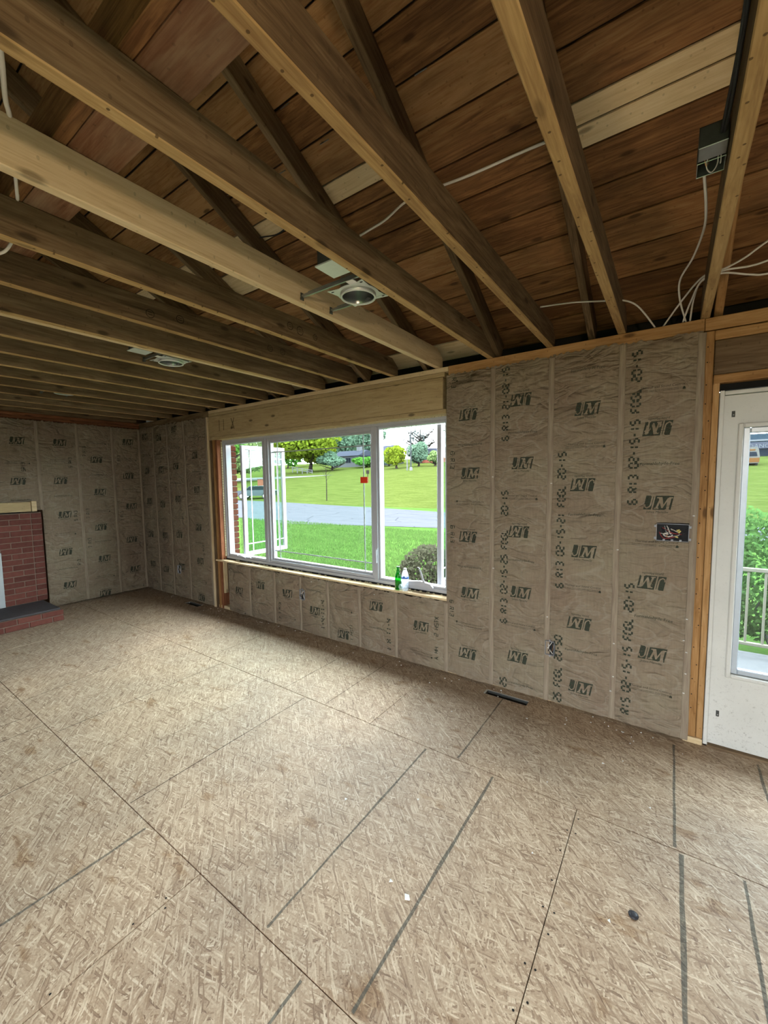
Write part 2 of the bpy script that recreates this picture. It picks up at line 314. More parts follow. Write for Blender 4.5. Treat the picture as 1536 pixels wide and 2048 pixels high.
# ------------------------------------------------------------------ mesh helpers
class MB:
    def __init__(s): s.v = []; s.f = []
    def quad(s, a, b, c, d):
        n = len(s.v); s.v += [tuple(a), tuple(b), tuple(c), tuple(d)]; s.f.append((n, n+1, n+2, n+3)); return s
    def poly(s, pts):
        n = len(s.v); s.v += [tuple(p) for p in pts]; s.f.append(tuple(range(n, n+len(pts)))); return s
    def box(s, x0, x1, y0, y1, z0, z1, c=0.0):
        if x0 > x1: x0, x1 = x1, x0
        if y0 > y1: y0, y1 = y1, y0
        if z0 > z1: z0, z1 = z1, z0
        if c <= 0:
            n = len(s.v)
            s.v += [(x0, y0, z0), (x1, y0, z0), (x1, y1, z0), (x0, y1, z0), (x0, y0, z1), (x1, y0, z1), (x1, y1, z1), (x0, y1, z1)]
            s.f += [tuple(n+i for i in q) for q in ((0, 3, 2, 1), (4, 5, 6, 7), (0, 1, 5, 4), (1, 2, 6, 5), (2, 3, 7, 6), (3, 0, 4, 7))]
            return s
        n = len(s.v); X = (x0, x1); Y = (y0, y1); Z = (z0, z1); ids = {}
        for i in (0, 1):
            for j in (0, 1):
                for k in (0, 1):
                    for ax in range(3):
                        p = [X[i], Y[j], Z[k]]
                        for b, (lo, idx) in enumerate(((X, i), (Y, j), (Z, k))):
                            if b != ax: p[b] += c if idx == 0 else -c
                        ids[i, j, k, ax] = len(s.v); s.v.append(tuple(p))
        def fc(lst): s.f.append(tuple(lst))
        for ax in range(3):
            for side in (0, 1):
                o = [a for a in range(3) if a != ax]; seq = []
                for a, b in ((0, 0), (1, 0), (1, 1), (0, 1)):
                    k = [0, 0, 0]; k[ax] = side; k[o[0]] = a; k[o[1]] = b; seq.append(ids[k[0], k[1], k[2], ax])
                if (side == 0) ^ (ax == 1): seq.reverse()
                fc(seq)
        for ax in range(3):  # edges along ax
            o = [a for a in range(3) if a != ax]
            for a in (0, 1):
                for b in (0, 1):
                    k0 = [0, 0, 0]; k1 = [0, 0, 0]; k1[ax] = 1
                    for k in (k0, k1): k[o[0]] = a; k[o[1]] = b
                    seq = [ids[(*k0, o[0])], ids[(*k1, o[0])], ids[(*k1, o[1])], ids[(*k0, o[1])]]
                    if (a ^ b) ^ (ax == 1): pass
                    fc(seq)
        for i in (0, 1):
            for j in (0, 1):
                for k in (0, 1): fc([ids[i, j, k, 0], ids[i, j, k, 1], ids[i, j, k, 2]])
        return s
    def tube(s, pts, r, n=8, closed=False, caps=True):
        pts = [Vector(p) for p in pts]; rings = []; up = None
        N = len(pts)
        for i, p in enumerate(pts):
            if closed: d = pts[(i+1) % N]-pts[i-1]
            else: d = pts[min(i+1, N-1)]-pts[max(i-1, 0)]
            d.normalize()
            if up is None: up = Vector((0, 0, 1)) if abs(d.z) < 0.9 else Vector((1, 0, 0))
            a = d.cross(up).normalized(); b = a.cross(d).normalized(); up = b
            rr = r[i] if isinstance(r, (list, tuple)) else r
            rings.append(len(s.v))
            for k in range(n):
                t = 2*PI*k/n; s.v.append(tuple(p+a*math.cos(t)*rr+b*math.sin(t)*rr))
        M = N if closed else N-1
        for i in range(M):
            A, B = rings[i], rings[(i+1) % N]
            for k in range(n): s.f.append((A+k, A+(k+1) % n, B+(k+1) % n, B+k))
        if caps and not closed:
            s.f.append(tuple(rings[0]+k for k in reversed(range(n)))); s.f.append(tuple(rings[-1]+k for k in range(n)))
        return s
    def lathe(s, prof, n=24, cx=0, cy=0, z=0, cap=True):
        base = len(s.v)
        for r, h in prof:
            for k in range(n):
                t = 2*PI*k/n; s.v.append((cx+r*math.cos(t), cy+r*math.sin(t), z+h))
        for i in range(len(prof)-1):
            for k in range(n): s.f.append((base+i*n+k, base+i*n+(k+1) % n, base+(i+1)*n+(k+1) % n, base+(i+1)*n+k))
        if cap:
            s.f.append(tuple(base+k for k in reversed(range(n)))); s.f.append(tuple(base+(len(prof)-1)*n+k for k in range(n)))
        return s
    def prism(s, prof, axis, a0, a1):
        """extrude a 2-D outline (list of pairs) along axis"""
        n = len(prof); base = len(s.v)
        def P(u, v, a): return (a, u, v) if axis == 0 else (u, a, v) if axis == 1 else (u, v, a)
        for a in (a0, a1): s.v += [P(u, v, a) for u, v in prof]
        s.f.append(tuple(base+i for i in range(n))); s.f.append(tuple(base+n+i for i in reversed(range(n))))
        for i in range(n): s.f.append((base+i, base+(i+1) % n, base+n+(i+1) % n, base+n+i))
        return s
    def mesh(s, name):
        me = bpy.data.meshes.new(name); me.from_pydata(s.v, [], s.f); me.validate(); me.update(); return me
    def build(s, name, mat, parent=None, smooth=False, fixn=True):
        me = s.mesh(name)
        if fixn:
            import bmesh
            bm = bmesh.new(); bm.from_mesh(me); bmesh.ops.recalc_face_normals(bm, faces=bm.faces); bm.to_mesh(me); bm.free()
        return add(name, me, mat, parent, smooth)

def add(name, me, mat, parent=None, smooth=False):
    if not me.materials and mat: me.materials.append(MATS[mat])
    if smooth:
        for p in me.polygons: p.use_smooth = True
    o = bpy.data.objects.new(name, me); COL.objects.link(o)
    if parent: o.parent = parent
    return o
def empty(name, loc=(0, 0, 0)):
    o = bpy.data.objects.new(name, None); o.empty_display_size = 0.1; COL.objects.link(o); o.location = loc; return o
def tag(o, label=None, cat=None, group=None, kind=None):
    if label: o['label'] = label
    if cat: o['category'] = cat
    if group: o['group'] = group
    if kind: o['kind'] = kind
    return o
def struct(o, label=None): return tag(o, label, None, None, 'structure')
_BC = {}
def beam(name, parent, p0, p1, wd, h, mat, up=(0, 0, 1), ch=0.003):
    p0, p1 = Vector(p0), Vector(p1); d = p1-p0; L = d.length; d.normalize()
    key = (round(L, 3), wd, h, mat, ch)
    if key not in _BC:
        me = MB().box(0, L, -wd/2, wd/2, -h/2, h/2, ch).mesh(name)
        import bmesh
        bm = bmesh.new(); bm.from_mesh(me); bmesh.ops.recalc_face_normals(bm, faces=bm.faces); bm.to_mesh(me); bm.free()
        me.materials.append(MATS[mat]); _BC[key] = me
    o = bpy.data.objects.new(name, _BC[key]); COL.objects.link(o)
    u = Vector(up); y = u.cross(d).normalized(); z = d.cross(y)
    o.matrix_world = Matrix(((d.x, y.x, z.x, p0.x), (d.y, y.y, z.y, p0.y), (d.z, y.z, z.z, p0.z), (0, 0, 0, 1)))
    if parent: o.parent = parent
    return o
def spline(pts, n=6):
    pts = [Vector(p) for p in pts]; out = []
    for i in range(len(pts)-1):
        p0 = pts[max(i-1, 0)]; p1 = pts[i]; p2 = pts[i+1]; p3 = pts[min(i+2, len(pts)-1)]
        for k in range(n):
            t = k/n; out.append(0.5*((2*p1)+(p2-p0)*t+(2*p0-5*p1+4*p2-p3)*t*t+(3*p1-p0-3*p2+p3)*t**3))
    out.append(pts[-1]); return out
rng = random.Random(7)

# ================================================================== FLOOR
RX = 9.5; BY = -4.9      # right wall, back wall
floor = MB().box(-0.15, RX+0.15, BY-0.15, 0.10, -0.16, -0.0195).build('floor', 'black')
struct(floor, 'oriented strand board subfloor with dark panel joints and chalk lines')
VENTS = [(5.40, 5.70, -0.145, -0.085), (1.28, 1.56, -0.135, -0.065)]
def osb_panel(x0, x1, y0, y1):
    g = 0.0016; x0 += g; x1 -= g; y0 += g; y1 -= g
    m = MB(); hole = None
    for v in VENTS:
        if v[0] > x0 and v[1] < x1 and v[2] > y0 and v[3] < y1: hole = v
    if hole:
        a, b, c, d = hole
        m.box(x0, a, y0, y1, -0.019, 0); m.box(b, x1, y0, y1, -0.019, 0); m.box(a, b, y0, c, -0.019, 0); m.box(a, b, d, y1, -0.019, 0)
    else: m.box(x0, x1, y0, y1, -0.019, 0, 0.0015)
    return m.build('osb_panel', 'osb', floor)
for (y0, y1, xs) in [(-0.92, 0.09, (-0.1, 2.48, 4.917, 7.36, 9.6)), (-2.13, -0.92, (-0.1, 1.28, 3.72, 6.16, 8.6, 9.6)),
                     (-3.35, -2.13, (-0.1, 2.52, 4.96, 7.40, 9.6)), (-4.57, -3.35, (-0.1, 1.28, 3.72, 6.16, 8.6, 9.6)), (-5.0, -4.57, (-0.1, 2.52, 4.96, 7.40, 9.6))]:
    for a, b in zip(xs, xs[1:]): osb_panel(a, b, max(y0, BY), y1)
def line(x, y0, y1, wd, mat='chalk', dx=0.0):
    m = MB(); n = 10; pts = []
    for i in range(n+1):
        t = i/n; y = y0+(y1-y0)*t; wv = wd*0.8*(0.75+0.5*rng.random()); xx = x+dx*t+rng.uniform(-1, 1)*0.0015
        pts.append((xx-wv/2, xx+wv/2, y))
    for a, b in zip(pts, pts[1:]):
        m.quad((a[0], a[2], 0.0009), (a[1], a[2], 0.0009), (b[1], b[2], 0.0009), (b[0], b[2], 0.0009))
    m.build('chalk_line' if mat == 'chalk' else 'pencil_line', mat, floor, fixn=False)
for a in [(5.535, -0.15, -0.91, 0.012), (6.544, -0.09, -0.91, 0.014), (6.92, -0.04, -0.70, 0.014), (5.343, -0.94, -2.11, 0.013, 'chalk', 0.006), (5.751, -0.94, -2.12, 0.016),
          (6.566, -0.935, -2.12, 0.018), (6.768, -0.935, -2.1, 0.016), (4.546, -2.15, -2.9, 0.014), (5.566, -2.15, -2.9, 0.014)]: line(*a)
for a in [(3.06, -0.3, -0.90, 0.006, 'thin_mark'), (4.09, -0.03, -0.91, 0.006, 'thin_mark'), (4.51, -0.1, -0.9, 0.006, 'thin_mark'), (2.47, -0.93, -2.1, 0.007, 'thin_mark', 0.15),
          (3.295, -0.93, -2.11, 0.007, 'thin_mark'), (4.323, -0.93, -2.12, 0.007, 'thin_mark'), (3.98, -1.1, -1.8, 0.004, 'thin_mark', -0.04), (2.91, -2.14, -2.6, 0.007, 'thin_mark'),
          (3.13, -2.15, -2.6, 0.007, 'thin_mark'), (3.728, -2.14, -2.9, 0.008, 'thin_mark'), (1.9, -0.93, -2.1, 0.006, 'thin_mark', 0.1)]: line(*a)
m = MB()
for x in (4.96, 6.16, 4.917):
    for k in range(16):
        y = -2.18-0.11*k if x == 4.96 else -0.98-0.12*k if x == 6.16 else -0.06-0.055*k
        for s in (-1, 1):
            if rng.random() < 0.62:
                cx, cy = x+s*rng.uniform(0.012, 0.022), y+rng.uniform(-0.03, 0.03)
                m.poly([(cx+0.004*math.cos(t*PI/3), cy+0.004*math.sin(t*PI/3), 0.0012) for t in range(6)])
tag(m.build('nail_holes', 'black', floor, fixn=False), kind='stuff')

def floor_vent(v, label):
    t = empty('floor_vent', ((v[0]+v[1])/2, (v[2]+v[3])/2, -0.15)); tag(t, label, 'floor vent', 'duct openings in the subfloor')
    cx, cy = t.location.x, t.location.y; hx, hy = (v[1]-v[0])/2, (v[3]-v[2])/2
    m = MB(); k = 0.002
    for x in (-hx+k, hx-k): m.box(x-0.001, x+0.001, -hy+k, hy-k, 0.02, 0.1495)
    for y in (-hy+k, hy-k): m.box(-hx+k, hx-k, y-0.001, y+0.001, 0.02, 0.1495)
    o = m.build('duct_wall', 'dark_metal', t)
    m = MB().box(-hx+k, hx-k, -hy+k, hy-k, 0.012, 0.02); m.build('duct_bottom', 'box_dark', t)
    m = MB()
    m.box(-hx-0.012, -hx, -hy, hy, 0.1502, 0.1520); m.box(-hx, hx, hy, hy+0.006, 0.1502, 0.1520)
    m.build('flange', 'galv', t)
floor_vent(VENTS[0], 'open floor duct slot below the full-height insulated wall bay')
floor_vent(VENTS[1], 'open floor duct slot in the dim corner near the fireplace')

# scattered scraps
m = MB()
for (x, y) in [(5.62, -1.72), (6.05, -1.28), (5.86, -0.45), (6.22, -0.5), (6.31, -0.42), (5.3, -0.5), (5.75, -0.3), (6.33, -0.22), (5.05, -0.1), (4.6, -0.12), (3.9, -0.1), (5.5, -1.3), (6.0, -0.82), (6.45, -0.72), (5.2, -1.5), (4.9, -1.2), (6.35, -1.4), (6.7, -1.2)]+[(rng.uniform(0.4, 6.6), -abs(rng.gauss(0, 0.12))-0.03) for _ in range(70)]:
    s = rng.uniform(0.003, 0.009); a = rng.uniform(0, 6)
    m.prism([(x+s*math.cos(a+k*2.1)*rng.uniform(0.5, 1.3), y+s*math.sin(a+k*2.1)) for k in range(3)], 2, 0.0005, 0.004)
m.prism([(5.695, -1.735), (5.712, -1.73), (5.722, -1.742), (5.705, -1.75)], 2, 0.0005, 0.008)
tag(m.build('debris', 'white_paper', None), 'small pale scraps scattered on the subfloor', 'debris', None, 'stuff')
pl = MB().lathe([(0.016, 0), (0.017, 0.004), (0.010, 0.008), (0.003, 0.0085)], 12).build('bottle_cap', 'cable_black', None, True)
pl.location = (6.42, -1.33, 0.0006); tag(pl, 'small dark plastic cap lying on the subfloor', 'cap')

# ================================================================== WALL FRONT (window and door)
WX0, WX1, WZ0, WZ1 = 1.93, 5.015, 0.635, 2.10
DX0, DX1, DZ1 = 6.682, 7.62, 2.062
m = MB()
for b in [(-0.15, WX0, -0.7, 2.40), (WX0, WX1, -0.7, 0.60), (WX0, WX1, 2.11, 2.40), (WX1, DX0, -0.7, 2.40), (DX0, DX1, -0.7, -0.02), (DX0, DX1, DZ1+0.03, 2.40), (DX1, RX+0.15, -0.7, 2.40)]:
    m.box(b[0], b[1], 0.092, 0.145, b[2], b[3])
wall_front = m.build('wall_front', 'sheathing'); struct(wall_front, 'open stud wall with kraft faced insulation around the picture window')
WF = wall_front
# brick veneer visible at the window reveal
for k in range(20):
    z = 0.66+k*0.073
    L = 0.19 if k % 2 else 0.10
    b = MB().box(WX0-0.02-L, WX0+0.012, 0.165, 0.262, z, z+0.060, 0.004).build('brick', 'brick_wall', WF)
MB().box(-0.2, WX0-0.004, 0.150, 0.250, -0.7, 2.36).build('veneer_backing', 'mortar', WF)
m = MB()
for b in [(WX0, WX1, -0.7, 0.56), (WX1+0.02, DX0-0.03, -0.7, 2.36), (DX1+0.03, RX+0.2, -0.7, 2.36)]: m.box(b[0], b[1], 0.150, 0.255, b[2], b[3])
m.build('brick_veneer', 'brick_wall', WF)

# plates, header, studs
beam('top_plate', WF, (-0.05, 0.045, 2.423), (1.78, 0.045, 2.423), 0.089, 0.072, 'old_wood')
beam('top_plate', WF, (1.782, 0.045, 2.441), (5.03, 0.045, 2.441), 0.089, 0.036, 'new_wood')
beam('top_plate', WF, (5.032, 0.043, 2.425), (6.60, 0.043, 2.425), 0.093, 0.069, 'orange_wood')
beam('top_plate', WF, (6.602, 0.045, 2.425), (9.6, 0.045, 2.425), 0.089, 0.068, 'orange_wood')
beam('header_plate', WF, (1.785, 0.044, 2.404), (5.0, 0.044, 2.404), 0.089, 0.034, 'header_wood')
beam('window_header', WF, (1.785, 0.043, 2.262), (4.985, 0.043, 2.262), 0.091, 0.246, 'header_wood', ch=0.004)
beam('header_bottom_plate', WF, (1.83, 0.043, 2.119), (5.012, 0.043, 2.119), 0.089, 0.036, 'header_wood')
for x, wd, mt, z0, z1, yo in [(1.757, 0.038, 'new_wood', 0.0, 2.385, -0.012), (1.800, 0.040, 'dark_wood', 0.0, 2.10, 0.0), (1.851, 0.036, 'orange_wood', 0.0, 2.10, 0.004), (1.905, 0.040, 'red_wood', 0.0, 2.10, 0.006),
                              (6.627, 0.040, 'orange_wood', 0.036, 2.386, 0.0), (6.664, 0.030, 'orange_wood', 0.036, 2.10, 0.003)]:
    beam('stud', WF, (x, 0.045+yo, z0), (x, 0.045+yo, z1), wd, 0.089, mt, up=(0, 1, 0))
beam('stud', WF, (6.598, 0.05, 0.03), (6.598, 0.05, 2.386), 0.012, 0.085, 'red_wood', up=(0, 1, 0))
beam('bottom_plate', WF, (6.585, 0.040, 0.018), (6.679, 0.040, 0.018), 0.10, 0.036, 'new_wood')
beam('bottom_plate', WF, (0.0, 0.05, 0.018), (6.58, 0.05, 0.018), 0.08, 0.036, 'new_wood')
beam('nailer', WF, (1.945, 0.035, 0.20), (1.945, 0.035, 0.598), 0.022, 0.05, 'new_wood', up=(0, 1, 0))
# door header pieces
beam('header_plate', WF, (6.648, 0.045, 2.360), (7.9, 0.045, 2.360), 0.089, 0.050, 'orange_wood')
beam('door_header', WF, (6.650, 0.052, 2.240), (7.9, 0.052, 2.240), 0.075, 0.188, 'dark_wood', ch=0.004)
beam('header_bottom_plate', WF, (6.650, 0.043, 2.121), (7.9, 0.043, 2.121), 0.091, 0.046, 'orange_wood')
MB().box(6.682, 7.7, 0.05, 0.091, 2.062, 2.097).build('shim_gap', 'black', WF)
beam('stud', WF, (7.665, 0.045, 0.0), (7.665, 0.045, 2.10), 0.04, 0.089, 'orange_wood', up=(0, 1, 0))
for x in (7.72, 8.12, 8.53, 8.94, 9.34): beam('stud', WF, (x, 0.045, 0.0), (x, 0.045, 2.385), 0.04, 0.089, 'old_wood', up=(0, 1, 0))
# nail dots on the door-side stud
m = MB()
for k in range(22):
    z = 0.2+k*0.1+rng.uniform(-0.02, 0.02); x = 6.627+rng.choice((-0.008, 0.009))
    m.poly([(x+0.0035*math.cos(t*PI/3), -0.0012, z+0.0035*math.sin(t*PI/3)) for t in range(6)])
tag(m.build('nail_holes', 'black', WF, fixn=False), kind='stuff')

def face_marks(parent, name, strokes, mat, to3):
    mm = MB()
    for q in strokes: mm.quad(*[to3(p[0], p[1]) for p in q])
    mm.build(name, mat, parent, fixn=False)
# ---------------------------------------------------------------- insulation batts with print
SEG = {'1': [((0.5, 0), (0.5, 1))], '2': [((0, 1), (1, 1)), ((1, 1), (1, .5)), ((1, .5), (0, .5)), ((0, .5), (0, 0)), ((0, 0), (1, 0))],
       '3': [((0, 1), (1, 1)), ((1, 1), (1, .5)), ((.3, .5), (1, .5)), ((1, .5), (1, 0)), ((0, 0), (1, 0))], '5': [((1, 1), (0, 1)), ((0, 1), (0, .5)), ((0, .5), (1, .5)), ((1, .5), (1, 0)), ((1, 0), (0, 0))],
       '0': [((0, 0), (0, 1)), ((0, 1), (1, 1)), ((1, 1), (1, 0)), ((1, 0), (0, 0))], '6': [((1, 1), (0, 1)), ((0, 1), (0, 0)), ((0, 0), (1, 0)), ((1, 0), (1, .5)), ((1, .5), (0, .5))],
       '7': [((0, 1), (1, 1)), ((1, 1), (.5, 0))], '9': [((1, .5), (0, .5)), ((0, .5), (0, 1)), ((0, 1), (1, 1)), ((1, 1), (1, 0))], '4': [((0, 1), (0, .5)), ((0, .5), (1, .5)), ((1, 1), (1, 0))],
       'R': [((0, 0), (0, 1)), ((0, 1), (1, 1)), ((1, 1), (1, .5)), ((1, .5), (0, .5)), ((.4, .5), (1, 0))], 'F': [((0, 0), (0, 1)), ((0, 1), (1, 1)), ((0, .5), (.8, .5))],
       'P': [((0, 0), (0, 1)), ((0, 1), (1, 1)), ((1, 1), (1, .5)), ((1, .5), (0, .5))], 'D': [((0, 0), (0, 1)), ((0, 1), (.8, 1)), ((1, .9), (1, .1)), ((.8, 0), (0, 0))],
       'G': [((1, 1), (0, 1)), ((0, 1), (0, 0)), ((0, 0), (1, 0)), ((1, 0), (1, .5)), ((1, .5), (.5, .5))], 'L': [((0, 1), (0, 0)), ((0, 0), (1, 0))], '-': [((.1, .5), (.9, .5))], ' ': [],
       'S': [((1, 1), (0, 1)), ((0, 1), (0, .5)), ((0, .5), (1, .5)), ((1, .5), (1, 0)), ((1, 0), (0, 0))], 'X': [((0, 0), (1, 1)), ((0, 1), (1, 0))], 'A': [((0, 0), (.5, 1)), ((.5, 1), (1, 0)), ((.2, .4), (.8, .4))],
       'H': [((0, 0), (0, 1)), ((1, 0), (1, 1)), ((0, .5), (1, .5))], 'T': [((0, 1), (1, 1)), ((.5, 1), (.5, 0))]}
def seg_text(s, h, stroke, gap=0.13, aspect=0.62, track=0.30):
    """dashed stencil strokes as quads in a (u, v) plane"""
    out = []; u = 0.0; wc = h*aspect
    for ch in s:
        for (a, b) in SEG.get(ch, []):
            A = Vector((u+a[0]*wc, a[1]*h)); B = Vector((u+b[0]*wc, b[1]*h)); d = B-A; L = d.length
            if L < 1e-6: continue
            d /= L; n = Vector((-d.y, d.x))*stroke/2; k = int(max(1, round(L/(h*0.5))))
            for i in range(k):
                a0 = A+d*(L*(i+gap/2 if gap else i)/k); a1 = A+d*(L*(i+1-(gap/2 if gap else 0))/k)
                out.append([a0-n, a1-n, a1+n, a0+n])
        u += wc*(1+track)
    return out, u
_TXT = {}
def font_mesh(s):
    if s not in _TXT:
        cu = bpy.data.curves.new('lettering', 'FONT'); cu.body = s; cu.size = 1.0; cu.resolution_u = 2; cu.align_x = 'CENTER'
        o = bpy.data.objects.new('lettering', cu); COL.objects.link(o)
        dg = bpy.context.evaluated_depsgraph_get()
        me = bpy.data.meshes.new_from_object(o.evaluated_get(dg))
        _TXT[s] = ([(v.co.x, v.co.y) for v in me.vertices], [tuple(p.vertices) for p in me.polygons])
        bpy.data.objects.remove(o); bpy.data.curves.remove(cu); bpy.data.meshes.remove(me)
    return _TXT[s]
def shear(p, k=0.18): return (p[0]+k*p[1], p[1])
J_CELL = [(-0.95, 0.0), (-0.38, 0.0), (-0.38, 1.0), (-0.95, 1.0)]
M_CELL = [(-0.27, 0.0), (1.0, 0.0), (1.0, 1.0), (-0.27, 1.0)]
J_LET = [[(-0.60, 1.02), (-0.36, 1.02), (-0.36, 0.95), (-0.60, 0.95)], [(-0.54, 1.0), (-0.43, 1.0), (-0.43, 0.34), (-0.54, 0.34)], [(-0.54, 0.34), (-0.43, 0.34), (-0.50, 0.18), (-0.58, 0.25)], [(-0.58, 0.25), (-0.50, 0.18), (-0.70, 0.07), (-0.72, 0.16)], [(-0.72, 0.16), (-0.70, 0.07), (-0.90, 0.16), (-0.84, 0.24)], [(-0.92, 0.17), (-0.84, 0.24), (-0.86, 0.38), (-0.95, 0.36)]]
M_LET = [[(-0.10, 0.12), (0.06, 0.12), (0.20, 0.86), (0.06, 0.80)], [(-0.06, 0.90), (0.22, 0.90), (0.44, 0.30), (0.33, 0.12)], [(0.33, 0.12), (0.42, 0.12), (0.74, 0.90), (0.60, 0.82)], [(0.60, 0.78), (0.86, 0.90), (0.86, 0.0), (0.68, 0.0)], [(-0.20, 0.06), (0.14, 0.06), (0.14, 0.14), (-0.20, 0.14)], [(0.60, -0.04), (0.94, -0.04), (0.94, 0.05), (0.60, 0.05)], [(0.70, 0.82), (0.96, 0.82), (0.96, 0.90), (0.70, 0.90)], [(-0.14, 0.82), (0.12, 0.82), (0.12, 0.90), (-0.14, 0.90)]]
class Print:
    def __init__(s, surf): s.surf = surf; s.d = MB(); s.k = MB(); s.t = MB()
    def poly(s, which, pts, u, z, scale, rot, off):
        c, sn = math.cos(rot), math.sin(rot)
        P = [(u+scale*(p[0]*c-p[1]*sn), z+scale*(p[0]*sn+p[1]*c)) for p in pts]
        if len(P) == 4:   # subdivide quads so they follow the wrinkles
            n = 4 if scale > 0.03 else 1
            for i in range(n):
                for j in range(n):
                    def b(a, e):
                        a /= n; e /= n
                        x = [P[0][q]*(1-a)*(1-e)+P[1][q]*a*(1-e)+P[2][q]*a*e+P[3][q]*(1-a)*e for q in (0, 1)]
                        return s.surf(x[0], x[1], off)
                    which.quad(b(i, j), b(i+1, j), b(i+1, j+1), b(i, j+1))
        else: which.poly([s.surf(q[0], q[1], off) for q in P])
    def text(s, txt, u, z, size, rot, which=None, off=0.0022, arc=0.0):
        V, F = font_mesh(txt); c, sn = math.cos(rot), math.sin(rot); which = which or s.t
        n = len(which.v)
        for x, y in V:
            X, Y = x*size+0.12*y*size, y*size
            if arc: Y += arc*size*(1-(x/4.5)**2)
            which.v.append(s.surf(u+X*c-Y*sn, z+X*sn+Y*c, off))
        which.f += [tuple(n+i for i in f) for f in F]
    def logo(s, u, z, inv):
        rot = PI if inv else 0; sc = 0.070
        zc = z+0.03 if inv else z-0.03
        for cell in (J_CELL, M_CELL): s.poly(s.d, [shear((p[0], p[1]*1.2)) for p in cell], u, zc, sc, rot, 0.0014)
        for q in J_LET+M_LET: s.poly(s.k, [shear((p[0], p[1]*1.2)) for p in q], u, zc, sc, rot, 0.0023)
        s.text('Johns Manville', u+(0.004 if not inv else -0.004), zc+(-0.020 if not inv else 0.020), 0.019, rot, s.d)
    def form(s, u, z, inv=False):
        s.text('Formaldehyde-Free', u, z, 0.025, PI if inv else 0, s.d, arc=0.25)
    def therm(s, u, z, inv=False):
        rot = PI if inv else 0; k = -1 if inv else 1
        s.text('Thermal and Sound Control', u, z, 0.019, rot)
        for i, (a, b) in enumerate(((-0.125, 0.115), (-0.125, 0.115))):
            zz = z-k*(0.012+0.007*i)
            n = 8
            for j in range(n):
                x0 = u+a+(b-a)*j/n; x1 = u+a+(b-a)*(j+0.92)/n
                s.t.quad(s.surf(x0, zz-0.0009, .0022), s.surf(x1, zz-0.0009, .0022), s.surf(x1, zz+0.0009, .0022), s.surf(x0, zz+0.0009, .0022))
        x = u+k*0.105
        s.d.poly([s.surf(x+a, z-k*0.016+b*k, .0022) for a, b in ((-0.007, -0.008), (0.007, -0.008), (0.006, 0.002), (0, 0.010), (-0.006, 0.002))])
    def inkjet(s, txt, u, z, h=0.046, up=True, hand=False):
        q, L = seg_text(txt, h, 0.0105 if not hand else 0.005, 0.30 if not hand else 0.0, 0.6, 0.34)
        rot = PI/2 if up else -PI/2
        for pts in q: s.poly(s.d, [(p.x+(rng.uniform(-1, 1)*0.002 if hand else 0), p.y+(rng.uniform(-1, 1)*0.002 if hand else 0)) for p in pts], u, z, 1.0 if False else 1.0, rot, 0.0026)
    def build(s, parent):
        s.d.build('printed_lettering', 'ink', parent, fixn=False)
        if s.k.f: s.k.build('logo_letters', 'kraft', parent, fixn=False)
        if s.t.f: s.t.build('fine_print', 'ink_thin', parent, fixn=False)

